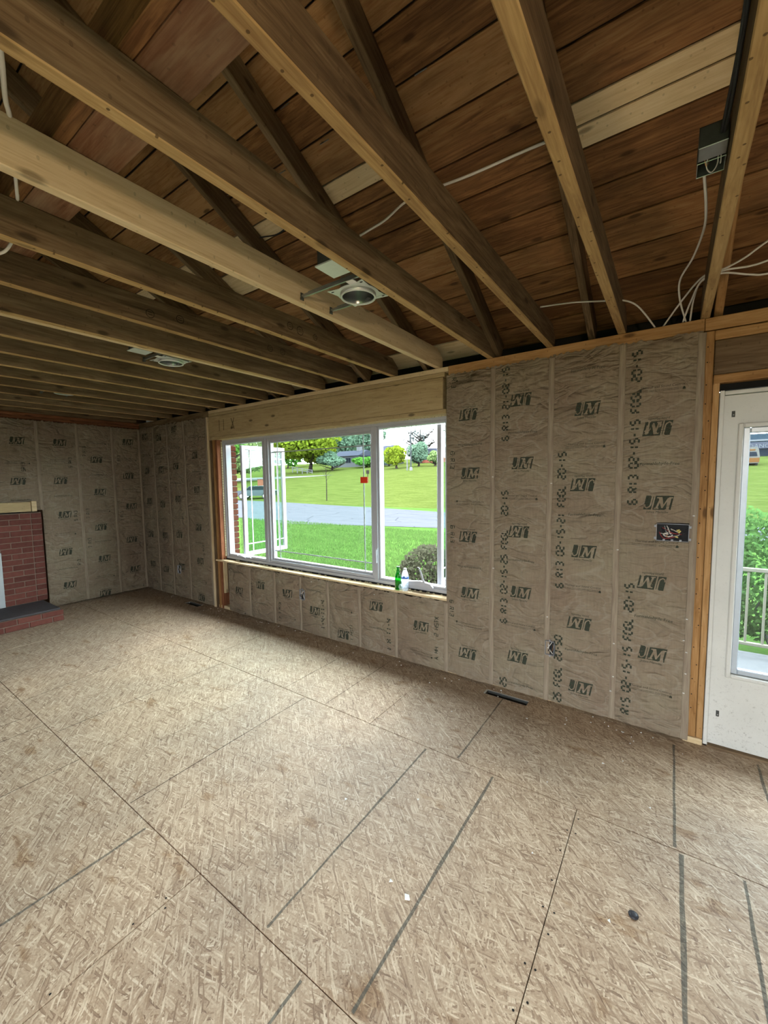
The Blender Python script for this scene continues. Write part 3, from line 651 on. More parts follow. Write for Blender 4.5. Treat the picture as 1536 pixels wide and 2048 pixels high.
PAPER_HOLES = [(6.413, 6.572, 1.206, 1.309), (5.791, 5.852, 0.352, 0.452), (3.335, 3.405, 0.355, 0.462), (0.93, 1.01, 0.34, 0.45)]
def batt(wall, t0, t1, z0, z1, up0, flip=False, jet=None, hand=None, only=None, seed=0.0, simple=False):
    """one faced batt between two studs; up0 = height of one upright logo, the print repeats every 0.464 m"""
    mapf = (lambda u, z, o: (u, -o, z)) if wall is WF else (lambda u, z, o: (o, u, z))
    W = t1-t0
    def off(u, z):
        a = min(max((u-t0)/W, 0), 1)
        e = min(1, min(a, 1-a)/0.13)
        bul = 0.012*math.sin(PI*a)**0.5*min(1, (z1-z)/0.10+0.2)
        n1 = noise.noise(Vector((u*4.0, z*2.2, 3.1+seed)))
        n2 = noise.noise(Vector((u*9+z*6, z*11-u*4, 7.7+seed)))
        n3 = 1-abs(noise.noise(Vector((u*5.5-z*3.2, z*6.0+u*2, 1.3+seed))))*2
        n4 = 1-abs(noise.noise(Vector((u*3.1+z*5.0, z*3.4-u*7, 4.9+seed))))*2
        top = max(0.0, 1-(z1-z)/0.45)          # swags hanging from the staples along the top edge
        sw = 0.016*top*math.sin(PI*a)*abs(math.sin(9*(z1-z)-3.2*math.sin(PI*a)))
        return 0.005+e*(bul+0.011*n1+0.004*n2+0.012*max(0, n3-0.45)+0.010*max(0, n4-0.6)+sw)+0.005*abs(math.sin(46*(a-0.5)))*(1-e)
    surf = lambda u, z, o: mapf(u, z, off(u, z)+o)
    nx, nz = (30, max(6, int((z1-z0)/0.014))) if not simple else (5, 12)
    m = MB()
    jag = [rng.uniform(-0.010, 0.010) for _ in range(nx+1)]
    for j in range(nz+1):
        for i in range(nx+1):
            u = t0+W*i/nx; z = z0+(z1-z0)*j/nz
            if j == nz: z += jag[i]
            m.v.append(surf(u, z, 0))
    for j in range(nz):
        for i in range(nx):
            a = j*(nx+1)+i; uc = t0+W*(i+.5)/nx; zc = z0+(z1-z0)*(j+.5)/nz
            if wall is WF and any(h[0]+.001 < uc < h[1]-.001 and h[2]+.001 < zc < h[3]-.001 for h in PAPER_HOLES): continue
            m.f.append((a, a+1, a+nx+2, a+nx+1))
    # fibreglass body behind the facing
    b = len(m.v)
    for j in (0, nz):
        for i in (0, nx): p = m.v[j*(nx+1)+i]; m.v.append((p[0], 0.085, p[2]) if wall is WF else (-0.085, p[1], p[2]))
    o = m.build('insulation_batt', 'kraft', wall, True, fixn=False)
    if simple: return o
    pr = Print(surf); c = (t0+t1)/2
    k = -12
    while k < 12:
        z = up0+k*0.464
        inv = (k % 2 != 0)
        if z0+0.05 < z < z1-0.05 and (only is None or min(abs(z-q) for q in only) < 0.05): pr.logo(c+0.005, z, inv)
        zm = z-0.232+rng.uniform(-0.02, 0.02)
        if z0+0.03 < zm < z1-0.03:
            # below an upright logo: thermal line; below an inverted one: formaldehyde-free
            (pr.form if inv else pr.therm)(c+0.01, zm, flip)
        k += 1
    if jet:
        for txt, z, du in jet: pr.inkjet(txt, t0+du+0.046, z)
    if hand:
        for txt, z, du, upw in hand: pr.inkjet(txt, t0+du, z, 0.034, upw, True)
    pr.build(o)
    # folded stapling flange along the right-hand stud
    fm = MB(); n = max(4, nz//2); fw = 0.036
    for j in range(n+1):
        z = z0+(z1-0.012-z0)*j/n
        wob = 0.004*noise.noise(Vector((t1*3, z*5, seed)))
        for q, o2 in ((-0.5, 0.0005), (-0.42, 0.0045), (-0.12, 0.0035), (0.0, 0.0065), (0.12, 0.004), (0.42, 0.0045), (0.5, 0.0005)):
            u = min(max(t1-0.004+q*fw+wob, t0), t1+0.016)
            fm.v.append(mapf(u, z, 0.012+o2+0.004*noise.noise(Vector((u*6, z*7, seed+2)))))
    for j in range(n):
        for i in range(6): a = j*7+i; fm.f.append((a, a+1, a+8, a+7))
    fm.build('flange', 'kraft_flange', o, True, fixn=False)
    return o
batt(WF, 5.020, 5.398, 0.015, 2.392, 1.618, True, None, [('R13', 2.36, 0.05, False), ('6 R13', 1.80, 0.035, False), ('6 R13', 1.22, 0.035, False), ('6 R13', 0.62, 0.03, False)], seed=1)
batt(WF, 5.398, 5.802, 0.015, 2.394, 1.682, False, [('6 R13 21-02-15', 1.86, 0.07), ('20-15', 1.32, 0.07), ('6 R13 02-15-25 FDGL', 0.52, 0.07), ('25', 0.03, 0.07)], seed=2)
batt(WF, 5.802, 6.212, 0.015, 2.400, 2.016, False, [('6 R13 02-15-21 FDGL 20-15', 0.84, 0.05), ('25 FDGL 20-50', 0.03, 0.05)], seed=3)
batt(WF, 6.212, 6.596, 0.012, 2.392, 2.348, False, [('6 R13 02-15-15 FDGL 20-15', 1.42, 0.05), ('R15 02-15-15 FDGL 20-15', 0.08, 0.05)], seed=4)
for i, (a, b, up0, jet, hand) in enumerate([(2.07, 2.49, 0.28, None, [('R13', 0.52, 0.05, True)]), (2.49, 2.92, 0.427-0.464, None, [('S R17', 0.28, 0.05, True)]), (2.92, 3.33, 0.374, None, [('13 3 R13', 0.05, 0.10, True)]), (3.33, 3.72, 0.252, [('1-4-11-4', 0.10, 0.30)], None),
                                     (3.72, 4.12, 0.571, None, [('1 H5T1', 0.06, 0.32, True)]), (4.12, 4.53, 0.459-0.464, [('1 H 11-4', 0.06, 0.31)], None), (4.53, 5.018, 0.34, None, [('2 HSTX', 0.30, 0.42, True), ('A HH', 0.10, 0.42, True)])]):
    batt(WF, a, b, 0.015, 0.598, up0, False, jet, hand, seed=10+i)
for i, (a, b, up0, hand) in enumerate([(0.012, 0.42, 2.238, [('5 R13', 1.5, 0.1, True), ('5 R13', 0.6, 0.1, True)]), (0.42, 0.80, 1.76, [('13', 1.45, 0.3, True)]), (0.80, 1.225, 2.282, [('1-1-1', 1.1, 0.33, True)]), (1.225, 1.738, 1.48, [('5 R13', 0.65, 0.38, True), ('R13', 1.62, 0.38, True)])]):
    batt(WF, a, b, 0.015, 2.384, up0, False, None, hand, seed=20+i)

# staples / tears on paper (white specks)
m = MB()
for (x, z) in [(5.81, 1.55), (5.80, 0.62), (6.215, 1.13), (6.21, 0.52), (6.212, 0.30), (6.20, 0.20), (6.58, 0.75), (6.585, 0.55), (6.585, 0.42), (6.58, 0.30), (6.57, 0.62), (5.41, 0.92), (5.40, 1.6), (6.59, 1.36), (4.30, 0.55), (3.5, 0.56)]:
    m.box(x-0.005, x+0.005, -0.024, -0.012, z-0.002, z+0.002)
tag(m.build('staples', 'white_paper', WF), kind='stuff')

q, _L = seg_text('11 X', 0.13, 0.010, 0.0, 0.45, 0.5)
face_marks(WF, 'pencil_marks', q, 'pencil', lambda u, v: (1.98+u, -0.0035, 2.20+v))

# ================================================================== WALL LEFT (fireplace end)
wall_left = MB().box(-0.16, -0.092, BY, 0.15, -0.1, 4.7).build('wall_left', 'sheathing'); struct(wall_left, 'fireplace end wall filled with kraft faced insulation')
WL = wall_left
edges = [-0.012, -0.372, -0.79, -1.212, -1.632, -2.05, -2.46, -2.87, -3.28, -3.69, -4.1, -4.5, -4.88]
ph = [2.167, 2.388, 2.106, 2.104]
for i, (a, b) in enumerate(zip(edges, edges[1:])):
    hand = [[('7 R13', 1.05, 0.08, True), ('7 R13', 1.85, 0.08, True)], [('7 R13', 1.95, 0.08, True), ('7 R13', 1.12, 0.08, True), ('7 R13', 0.72, 0.08, True)], [('5 R13', 1.8, 0.34, True), ('5 R13', 1.1, 0.36, True), ('8 R13', 0.45, 0.36, True)], [('SR13', 1.75, 0.28, True)]]
    batt(WL, b, a, 0.015 if i < 3 or i > 6 else 1.27, 2.375, ph[i % 4], False, None, hand[i] if i < 4 else None, seed=40+i, simple=i > 5)
beam('top_plate', WL, (-0.045, 0.0, 2.402), (-0.045, -4.89, 2.402), 0.089, 0.036, 'red_wood')
beam('top_plate', WL, (-0.040, 0.0, 2.441), (-0.040, -4.89, 2.441), 0.089, 0.036, 'red_wood')

# ---------------------------------------------------------------- fireplace
FX = 0.12
fp = empty('fireplace', (0.1, -2.1, 0)); tag(fp, 'red brick fireplace with a raised slate-topped brick hearth against the insulated wall', 'fireplace')
def lp(o): o.matrix_parent_inverse = fp.matrix_world.inverted(); return o
bpy.context.view_layer.update()
fp_loc = Vector(fp.location)
def part(mb, name, mat, parent=fp):
    mb.v = [tuple(Vector(v)-fp_loc) for v in mb.v]; return mb.build(name, mat, parent)
Y0, Y1, O0, O1, OZ = -1.256, -2.95, -1.655, -2.55, 0.80
m = MB()
m.box(0.008, FX-0.006, O0, Y0-0.004, 0.15, 1.245); m.box(0.008, FX-0.006, Y1+0.004, O1, 0.15, 1.245); m.box(0.008, FX-0.006, O1, O0, OZ, 1.245)
part(m, 'mortar_core', 'mortar')
CH = 0.0682; bh = 0.058; bl = 0.195
for c in range(16):
    z0 = 0.155+c*CH
    y = Y0
    if z0 > OZ-0.02: spans = [(Y0, Y1)]
    else: spans = [(Y0, O0), (O1, Y1)]
    for si, (a, b) in enumerate(spans):
        # narrow header stack at the outer edge, then running bond
        y = a
        if si == 0:
            part(MB().box(0.01, FX+rng.uniform(-.002, .002), y-0.100, y, z0, z0+bh, 0.004), 'brick', 'brick_red'); y -= 0.108
        first = bl/2 if c % 2 else bl
        while y > b+0.02:
            L = min(first, y-b)
            if L > 0.02: part(MB().box(0.01, FX+rng.uniform(-.002, .002), y-L, y, z0, z0+bh, 0.004), 'brick', 'brick_red')
            y -= L+0.009; first = bl
# hearth
HX, HY = 0.70, -1.278
part(MB().box(0.01, HX-0.006, Y1-0.1, HY-0.005, 0.002, 0.128), 'hearth_core', 'mortar')
for c in range(2):
    z0 = 0.004+c*0.066; y = HY; first = 0.20 if c else 0.10
    while y > Y1-0.1:
        L = min(first, y-(Y1-0.1))
        if L > 0.03: part(MB().box(HX-0.09, HX+rng.uniform(-.002, .002), y-L, y, z0, z0+0.056, 0.004), 'brick', 'brick_red')
        y -= L+0.010; first = 0.20
    x = HX-0.10
    while x > 0.05:
        part(MB().box(max(0.02, x-0.19), x, HY-0.09, HY, z0, z0+0.056, 0.004), 'brick', 'brick_red'); x -= 0.20
part(MB().box(0.01, HX-0.03, Y1-0.08, HY-0.02, 0.1285, 0.148, 0.004), 'hearth_slab', 'slate')
# insert with pale metal surround
part(MB().box(0.02, FX-0.05, O1+0.002, O0-0.002, 0.15, OZ-0.002), 'firebox', 'black')
m = MB(); m.box(FX-0.045, FX+0.012, O0-0.075, O0-0.003, 0.151, OZ-0.004, 0.003); m.box(FX-0.045, FX+0.012, O1+0.003, O1+0.075, 0.151, OZ-0.004, 0.003); m.box(FX-0.045, FX+0.012, O1+0.0755, O0-0.0755, OZ-0.08, OZ-0.004, 0.003)
part(m, 'metal_surround', 'surround')
# mantel ledger
led = empty('mantel_ledger', (0.05, -2.1, 1.25)); tag(led, 'rough wooden ledger beam resting on top of the red brick fireplace', 'beam')
beam('ledger_board', None, (0.065, -2.95, 1.318), (0.065, -1.348, 1.318), 0.085, 0.115, 'header_wood').parent = led
beam('end_block', None, (0.065, -1.341, 1.322), (0.065, -1.292, 1.322), 0.090, 0.125, 'new_wood').parent = led
for ch in led.children: ch.matrix_parent_inverse = Matrix.Translation(-Vector(led.location))
MB().box(0.02, 0.10, -2.9, -1.45, 1.2455, 1.2595).build('shim_strip', 'black', led).matrix_parent_inverse = Matrix.Translation(-Vector(led.location))

# ================================================================== RIGHT AND BACK WALLS (behind the camera)
m = MB()
m.box(RX, RX+0.12, BY, 0.0, -0.1, 2.46)
m.prism([(0.0, 2.46), (BY, 2.46), (BY, 2.9), (-2.8, 4.2), (0.0, 2.75)], 0, RX, RX+0.1)
struct(m.build('wall_right', 'drywall'), 'plain end wall')
m = MB()
for b in [(-0.15, 5.95, -0.1, 2.75), (5.95, 7.05, -0.1, 0.0), (5.95, 7.05, 2.1, 2.75), (7.05, RX+0.12, -0.1, 2.75)]: m.box(b[0], b[1], BY-0.12, BY, b[2], b[3])
struct(m.build('wall_back', 'drywall'), 'plain rear wall with a wide patio opening')

# ================================================================== CEILING: joists, rafters, roof boards
ceiling = empty('ceiling', (0, 0, 0)); struct(ceiling, 'exposed ceiling joists and rafters under old roof boards')
JZ0, JZ1 = 2.461, 2.603
_J = {}
def joist(x, mat, wd=0.042):
    k = (mat, wd)
    if k not in _J:
        h = JZ1-JZ0; L = 4.94
        mb = MB().prism([(0, 0), (L, 0), (L, h), (0.085, h), (0, h-0.06)], 1, -wd/2, wd/2)
        me = mb.mesh('ceiling_joist')
        import bmesh
        bm = bmesh.new(); bm.from_mesh(me); bmesh.ops.recalc_face_normals(bm, faces=bm.faces)
        bmesh.ops.bevel(bm, geom=bm.edges[:], offset=0.003, segments=1, affect='EDGES'); bm.to_mesh(me); bm.free()
        me.materials.append(MATS[mat])
        if mat == 'old_wood':   # darker sides, paler yellower undersides, split by face normal
            me.materials.append(MATS['old_wood_pale'])
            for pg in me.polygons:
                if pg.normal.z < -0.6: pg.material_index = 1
        _J[k] = me
    o = bpy.data.objects.new('ceiling_joist', _J[k]); COL.objects.link(o)
    o.matrix_world = Matrix(((0, 1, 0, x+wd/2), (-1, 0, 0, 0.055), (0, 0, 1, JZ0), (0, 0, 0, 1)))
    o.parent = ceiling; return o
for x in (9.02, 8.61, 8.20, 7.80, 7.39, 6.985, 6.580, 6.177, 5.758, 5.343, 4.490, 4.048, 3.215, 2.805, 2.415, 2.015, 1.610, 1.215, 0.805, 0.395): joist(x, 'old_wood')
def stamp(x, marks):
    mm = MB()
    for (y, z, r) in marks:
        for k in range(16):
            a0, a1 = 2*PI*k/16, 2*PI*(k+0.8)/16
            mm.quad((x, y+r*math.cos(a0), z+r*math.sin(a0)), (x, y+r*math.cos(a1), z+r*math.sin(a1)), (x, y+(r-.005)*math.cos(a1), z+(r-.005)*math.sin(a1)), (x, y+(r-.005)*math.cos(a0), z+(r-.005)*math.sin(a0)))
        for d in (-0.006, 0.006): mm.quad((x, y-r*.5, z+d), (x, y+r*.5, z+d), (x, y+r*.5, z+d+.003), (x, y-r*.5, z+d+.003))
    mm.build('lumber_stamp', 'ink_thin', ceiling, fixn=False)
stamp(4.0912, [(-1.774, 2.52, 0.024), (-1.604, 2.54, 0.024), (-0.946, 2.537, 0.024), (-0.831, 2.54, 0.024)])
stamp(4.5332, [(-1.158, 2.536, 0.024), (-1.076, 2.529, 0.028), (-0.943, 2.525, 0.020)])
joist(4.916, 'new_wood', 0.040); joist(3.608, 'new_wood', 0.040)
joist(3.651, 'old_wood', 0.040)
beam('ceiling_joist', ceiling, (0.022, -0.05, 2.532), (0.022, -4.88, 2.532), 0.04, 0.14, 'old_wood')
# rafters
KS = 0.51; LS = math.hypot(1, KS); RIDGE = -2.75
nrm = Vector((0, KS, 1)).normalized()
def deckpt(x, s, dz=0.0):  # s = distance up the slope from the plate face
    y = -s/LS; return Vector((x, y, 2.64+KS*s/LS))+nrm*dz
for x in (0.55, 1.155, 1.76, 2.36, 2.965, 3.57, 4.175, 4.785, 5.385, 6.005, 6.640, 7.25, 7.86, 8.47, 9.08):
    p0 = deckpt(x+0.02, -0.14, -0.063); p1 = deckpt(x+0.02, 3.06, -0.063)
    beam('rafter', ceiling, p0, p1, 0.040, 0.124, 'old_wood' if x != 6.640 else 'orange_wood', up=nrm)
beam('ridge_board', ceiling, (0, RIDGE, 3.93), (RX, RIDGE, 3.93), 0.02, 0.2, 'dark_wood')
# roof boards
def rboard(x0, x1, s0, s1, mat):
    wd = s1-s0-0.007+rng.uniform(-0.004, 0.001)
    c = (s0+s1)/2
    beam('roof_board', ceiling, deckpt(x0+0.001, c, 0.0105+rng.uniform(0, 0.002)), deckpt(x1-0.001, c, 0.0105+rng.uniform(0, 0.002)), round(wd, 3), 0.019, mat, up=nrm, ch=0.002)
SPEC = {0: [(-0.3, 3.40, 'deck_wood', 0, 1), (3.40, 3.98, 'new_wood', 0, 1), (3.98, 6.03, 'deck_wood', 0, 1), (6.03, 6.66, 'new_wood', 0, .5), (6.03, 6.66, 'new_wood', .5, 1), (6.66, 9.7, 'deck_wood', 0, 1)],
        1: [(-0.3, 2.6, 'deck_wood', 0, 1), (2.6, 5.405, 'new_wood', .42, 1), (2.6, 5.405, 'deck_wood', 0, .42), (5.405, 9.7, 'deck_wood', 0, 1)],
        -6: [(-0.3, 2.97, 'new_wood', 0, 1), (2.97, 5.405, 'new_wood', 0, 1), (5.405, 9.7, 'deck_wood', 0, 1)]}
for k in range(-6, 12):
    s0 = 0.922+0.186*k; s1 = s0+0.186
    if k in SPEC:
        for a, b, mt, f0, f1 in SPEC[k]: rboard(a, b, s0+0.186*f0, s0+0.186*f1, mt)
    else:
        x = -0.3; cuts = sorted(rng.sample([1.175, 2.38, 3.59, 4.195, 5.405, 6.025, 7.27, 8.49], rng.choice((2, 3))))
        for a, b in zip([x]+cuts, cuts+[9.7]): rboard(a, b, s0, s1, 'deck_wood')
# roof covering, back slope, soffit
m = MB()
a0 = deckpt(-0.42, -0.67, 0.024); a1 = deckpt(9.82, -0.67, 0.024); b1 = deckpt(9.8, 3.16, 0.024); b0 = deckpt(-0.4, 3.16, 0.024)
up = nrm*0.02
m.quad(a0, a1, b1, b0); m.quad(a0+up, b0+up, b1+up, a1+up)
c0 = Vector((-0.4, -5.5, 2.62)); c1 = Vector((9.8, -5.5, 2.62)); m.quad(b0, b1, c1, c0)
struct(m.build('roof_cover', 'roofing', ceiling, fixn=False))
MB().box(-0.4, 9.8, 0.146, 0.56, 2.352, 2.372).build('soffit', 'dark_wood', ceiling)
MB().box(-0.4, 9.8, 0.56, 0.58, 2.25, 2.42).build('fascia', 'dark_wood', ceiling)
for xx in (-0.42, 9.80): MB().box(xx, xx+0.02, 0.14, 0.58, 2.25, 2.75).build('eave_end', 'dark_wood', ceiling)
MB().box(-0.4, 9.8, 0.10, 0.115, 2.40, 2.47).build('blocking', 'roofing', ceiling)
# strongback: a flat board with an upright one beside it, across the joist tops
beam('strongback_flat', ceiling, (0.05, -2.348, 2.615), (9.4, -2.348, 2.615), 0.138, 0.022, 'stained_board')
beam('strongback_upright', ceiling, (0.05, -2.437, 2.675), (9.4, -2.437, 2.675), 0.036, 0.14, 'deck_wood')
# nails poking through near rafters
m = MB()
for (x, s) in [(5.52, 1.48), (5.36, 1.68), (4.98, 1.85), (4.86, 1.66), (4.95, 1.46), (4.62, 1.45), (4.2, 1.5), (3.9, 1.3)]:
    p = deckpt(x, s, -0.004); m.tube([p, p+Vector((0.06, 0, 0))-nrm*0.004], 0.0022, 6)
tag(m.build('nails', 'grey_metal', ceiling), kind='stuff')

# ================================================================== RECESSED LIGHT HOUSINGS
def recessed(name, label, cx, cy, z, xa, xb, yflip=1):
    t = empty(name, (cx, cy, z)); tag(t, label, 'ceiling light', 'recessed light housings between the joists')
    r = 0.082
    # mounting plate with four pointed tabs and a round hole
    mb = MB(); n = 32; outer = []
    for k in range(n):
        a = 2*PI*k/n; q = 0.102
        if k % 8 == 4: q = 0.148
        elif k % 8 in (3, 5): q = 0.118
        outer.append((q*math.cos(a), q*math.sin(a)))
    for zz in (0.016, 0.018):
        b = len(mb.v); mb.v += [(p[0], p[1], zz) for p in outer]+[((r+0.001)*math.cos(2*PI*k/n), (r+0.001)*math.sin(2*PI*k/n), zz) for k in range(n)]
        for k in range(n): mb.f.append((b+k, b+(k+1) % n, b+n+(k+1) % n, b+n+k))
    mb.build('mounting_plate', 'galv_light', t)
    mb = MB().lathe([(r, 0.0), (r+0.004, 0.0), (r+0.004, 0.010), (r, 0.13), (r-0.02, 0.135), (0.001, 0.136)], 32, cap=False)
    mb.build('can', 'galv', t, True)
    MB().lathe([(r-0.001, 0.004), (r-0.008, 0.03), (r-0.006, 0.12), (0.001, 0.125)], 32, cap=False).build('can_liner', 'can_inner', t, True)
    mb = MB(); mb.tube([((r-0.001)*math.cos(2*PI*k/32), (r-0.001)*math.sin(2*PI*k/32), 0.001) for k in range(32)], 0.005, 8, closed=True)
    mb.build('trim_ring', 'galv_light', t, True)
    # slots on tabs
    for a in (45, 135, 225, 315):
        c, s = math.cos(R(a))*0.122, math.sin(R(a))*0.122
        mb = MB(); mb.poly([(c+0.009*math.cos(x*PI/4), s+0.005*math.sin(x*PI/4), 0.0155) for x in range(8)])
        mb.build('screw_slot', 'box_dark', t, fixn=False)
    # bar hangers spanning joist to joist, with flat brackets
    for yy in (-0.125*yflip, 0.085*yflip):
        x0, x1 = xa-cx+0.004, xb-cx-0.004
        h = MB(); h.box(x0, x1, yy-0.006, yy+0.006, 0.020, 0.032); h.box(x0+0.05, x1, yy-0.010, yy-0.007, 0.016, 0.034)
        hb = h.build('bar_hanger', 'grey_metal', t)
        for x in (x0, x1):
            b = MB(); b.box(x-0.0015, x+0.0015, yy-0.010, yy+0.010, 0.008, 0.042); b.box(x-0.002 if x > 0 else x, x+(0.002 if x > 0 else 0.014), yy-0.014, yy-0.006, 0.006, 0.018)
            b.build('bracket', 'dark_metal', hb)
    # junction box with tilted cover
    j = MB(); j.box(0.02, 0.115, -0.30*yflip, -0.19*yflip, 0.02, 0.125, 0.002)
    jb = j.build('junction_box', 'dark_metal', t)
    MB().box(0.012, 0.118, -0.305*yflip, -0.187*yflip, 0.014, 0.0195).build('cover', 'galv_light', jb)
    c = MB(); c.tube(spline([(0.06, -0.19*yflip, 0.07), (0.05, -0.15*yflip, 0.10), (0.03, -0.10*yflip, 0.12), (0.0, -0.06*yflip, 0.137)]), 0.008, 8)
    c.build('flex_conduit', 'grey_metal', t, True)
    MB().box(0.035, 0.075, -0.135*yflip, -0.102*yflip, 0.012, 0.0145).build('rating_label', 'white_paper', t)
    return t
recessed('recessed_light', 'metal recessed light housing hung beside the new pale joist, nearest and largest', 5.213, -1.345, 2.466, 4.958, 5.341)
recessed('recessed_light', 'metal recessed light housing tucked behind the second pale joist, middle one', 3.400, -1.30, 2.472, 3.259, 3.606)
recessed('recessed_light', 'small dim metal recessed light housing farthest away, above the fireplace end', 1.475, -1.36, 2.490, 1.259, 1.608)

# ================================================================== CABLES AND CEILING BOX
def cable(label, pts, r=0.0045, mat='cable_white', flat=True, name='electrical_cable', group=None):
    mb = MB(); mb.tube(spline(pts, 8), r, 8)
    return tag(mb.build(name, mat, None, True), label, 'cable', group)
cable('white cable hanging in a long curve from the ceiling junction box to the wall plate', [(6.53, -1.23, 2.55), (6.545, -1.05, 2.535), (6.55, -0.80, 2.575), (6.525, -0.5, 2.60), (6.479, -0.3, 2.586), (6.482, -0.15, 2.537), (6.514, 0.01, 2.463)])
cable('white cable looping through the joist above the second insulation bay from the door', [(5.79, -0.3, 2.62), (5.968, -0.28, 2.609), (6.125, -0.28, 2.578), (6.208, -0.25, 2.573), (6.286, -0.15, 2.554), (6.37, 0.02, 2.463)])
cable('white cable fanning up steeply to the top corner above the door', [(6.404, 0.03, 2.462), (6.493, -0.15, 2.535), (6.572, -0.28, 2.583), (6.65, -0.3, 2.59), (6.723, -0.35, 2.6), (6.80, -0.4, 2.632), (7.0, -0.5, 2.70)])
cable('white cable running through the joist above the door, middle of the fan of three', [(6.498, 0.02, 2.462), (6.532, -0.15, 2.525), (6.572, -0.27, 2.574), (6.65, -0.3, 2.583), (6.747, -0.3, 2.575), (6.817, -0.3, 2.583), (7.0, -0.3, 2.62)])
cable('white cable sagging lowest of the fan of three above the door', [(6.533, 0.02, 2.463), (6.543, -0.15, 2.535), (6.570, -0.26, 2.572), (6.651, -0.29, 2.575), (6.754, -0.25, 2.554), (6.826, -0.25, 2.54), (7.0, -0.25, 2.56)])
cable('short white cable curling up between two old joists beside the nearest recessed light', [(5.397, -1.56, 2.59), (5.42, -1.52, 2.625), (5.472, -1.486, 2.66), (5.541, -1.448, 2.72), (5.60, -1.40, 2.76)])
p0, p1 = deckpt(5.43, 1.045, -0.014), deckpt(6.05, 1.02, -0.014)
cable('straight pale cable stapled along the roof boards between two rafters', [p0, p0.lerp(p1, .3)+Vector((0, 0, -0.006)), p0.lerp(p1, .7), p1], 0.0065)
cable('grey-white cable drooping at the upper corner beside the first pale joist', [(5.20, -2.64, 2.70), (5.137, -2.607, 2.63), (4.997, -2.568, 2.615), (4.962, -2.553, 2.60), (4.85, -2.52, 2.62)], 0.006)
cable('thin pale cable dropping behind the first pale joist', [(4.72, -2.49, 2.66), (4.685, -2.476, 2.60), (4.60, -2.452, 2.57), (4.56, -2.44, 2.62)], 0.005)
cable('white cable end looping out under the old joist at the edge of the view', [(4.30, -2.60, 2.50), (4.36, -2.50, 2.452), (4.40, -2.455, 2.456), (4.425, -2.43, 2.50), (4.42, -2.40, 2.58)], 0.005)
cable('dark wire lying across the pale roof board between rafters', [deckpt(4.02, 1.22, -0.01), deckpt(4.2, 1.23, -0.02), deckpt(4.35, 1.20, -0.02), deckpt(4.48, 1.21, -0.008)], 0.004, 'cable_black')
for i, dx in enumerate((0.0, 0.012)):
    cable(['black cable running up the joist side to the ceiling junction box, outer one', 'black cable running up the joist side to the ceiling junction box, inner one'][i],
          [(6.566-dx*0.5, -1.38, 2.555), (6.571-dx*0.5, -1.50, 2.545+dx), (6.5735-dx*0.3, -1.70, 2.55), (6.5735-dx*0.4, -2.0, 2.56+dx*0.5), (6.574, -2.6, 2.57)], 0.0042, 'cable_black')
jb = empty('ceiling_junction_box', (6.546, -1.33, 2.553)); jb.scale = (0.66, 0.70, 0.7); tag(jb, 'open grey metal junction box with looped wires fixed to the joist near the door', 'junction box')
def jp(mb, name, mat, parent=None, smooth=False): return mb.build(name, mat, parent or jb, smooth)
m = MB()
m.box(-0.052, 0.047, -0.09, -0.087, -0.03, 0.05); m.box(-0.052, 0.047, 0.0, 0.003, -0.03, 0.05); m.box(-0.054, -0.051, -0.09, 0.003, -0.03, 0.05); m.box(0.045, 0.048, -0.09, 0.003, -0.03, 0.05); m.box(-0.052, 0.047, -0.09, 0.003, 0.047, 0.05)
jp(m, 'back_box', 'dark_metal')
m = MB(); m.box(-0.054, 0.047, 0.004, 0.104, -0.030, -0.027); m.box(-0.056, -0.053, 0.004, 0.106, -0.036, 0.035); m.box(-0.054, 0.047, 0.103, 0.106, -0.036, 0.035); m.box(0.045, 0.048, 0.004, 0.106, -0.036, 0.035); m.box(-0.054, 0.047, 0.004, 0.106, 0.033, 0.036)
fb = MB(); fb.box(-0.056, -0.053, 0.004, 0.106, -0.036, 0.035); fb.box(-0.054, 0.047, 0.103, 0.106, -0.036, 0.035); fb.box(0.045, 0.048, 0.004, 0.106, -0.036, 0.035); fb.box(-0.054, 0.047, 0.004, 0.106, 0.033, 0.036)
jp(fb, 'open_box', 'dark_metal')
m = MB(); m.tube([(-0.055, 0.005, -0.037), (-0.055, 0.105, -0.037), (0.047, 0.105, -0.037), (0.047, 0.005, -0.037)], 0.0016, 6, closed=True); m.tube([(-0.054, -0.088, -0.031), (0.047, -0.088, -0.031)], 0.0016, 6)
jp(m, 'box_rim', 'galv')
jp(MB().box(-0.052, 0.045, -0.086, -0.001, -0.032, -0.030), 'cover_plate', 'grey_metal')
m = MB(); m.tube(spline([(-0.01, 0.02, 0.02), (-0.02, 0.05, -0.03), (0.0, 0.08, -0.045), (0.02, 0.06, -0.03), (0.02, 0.03, 0.01)]), 0.0025, 6); m.tube(spline([(0.03, 0.02, 0.0), (0.032, 0.06, -0.03), (0.025, 0.09, 0.0)]), 0.002, 6)
jp(m, 'wires', 'cable_white', None, True)
m = MB(); m.tube(spline([(-0.03, 0.03, 0.0), (-0.02, 0.05, -0.03), (-0.01, 0.06, 0.0)]), 0.0025, 6); jp(m, 'wire_ends', 'copper', None, True)

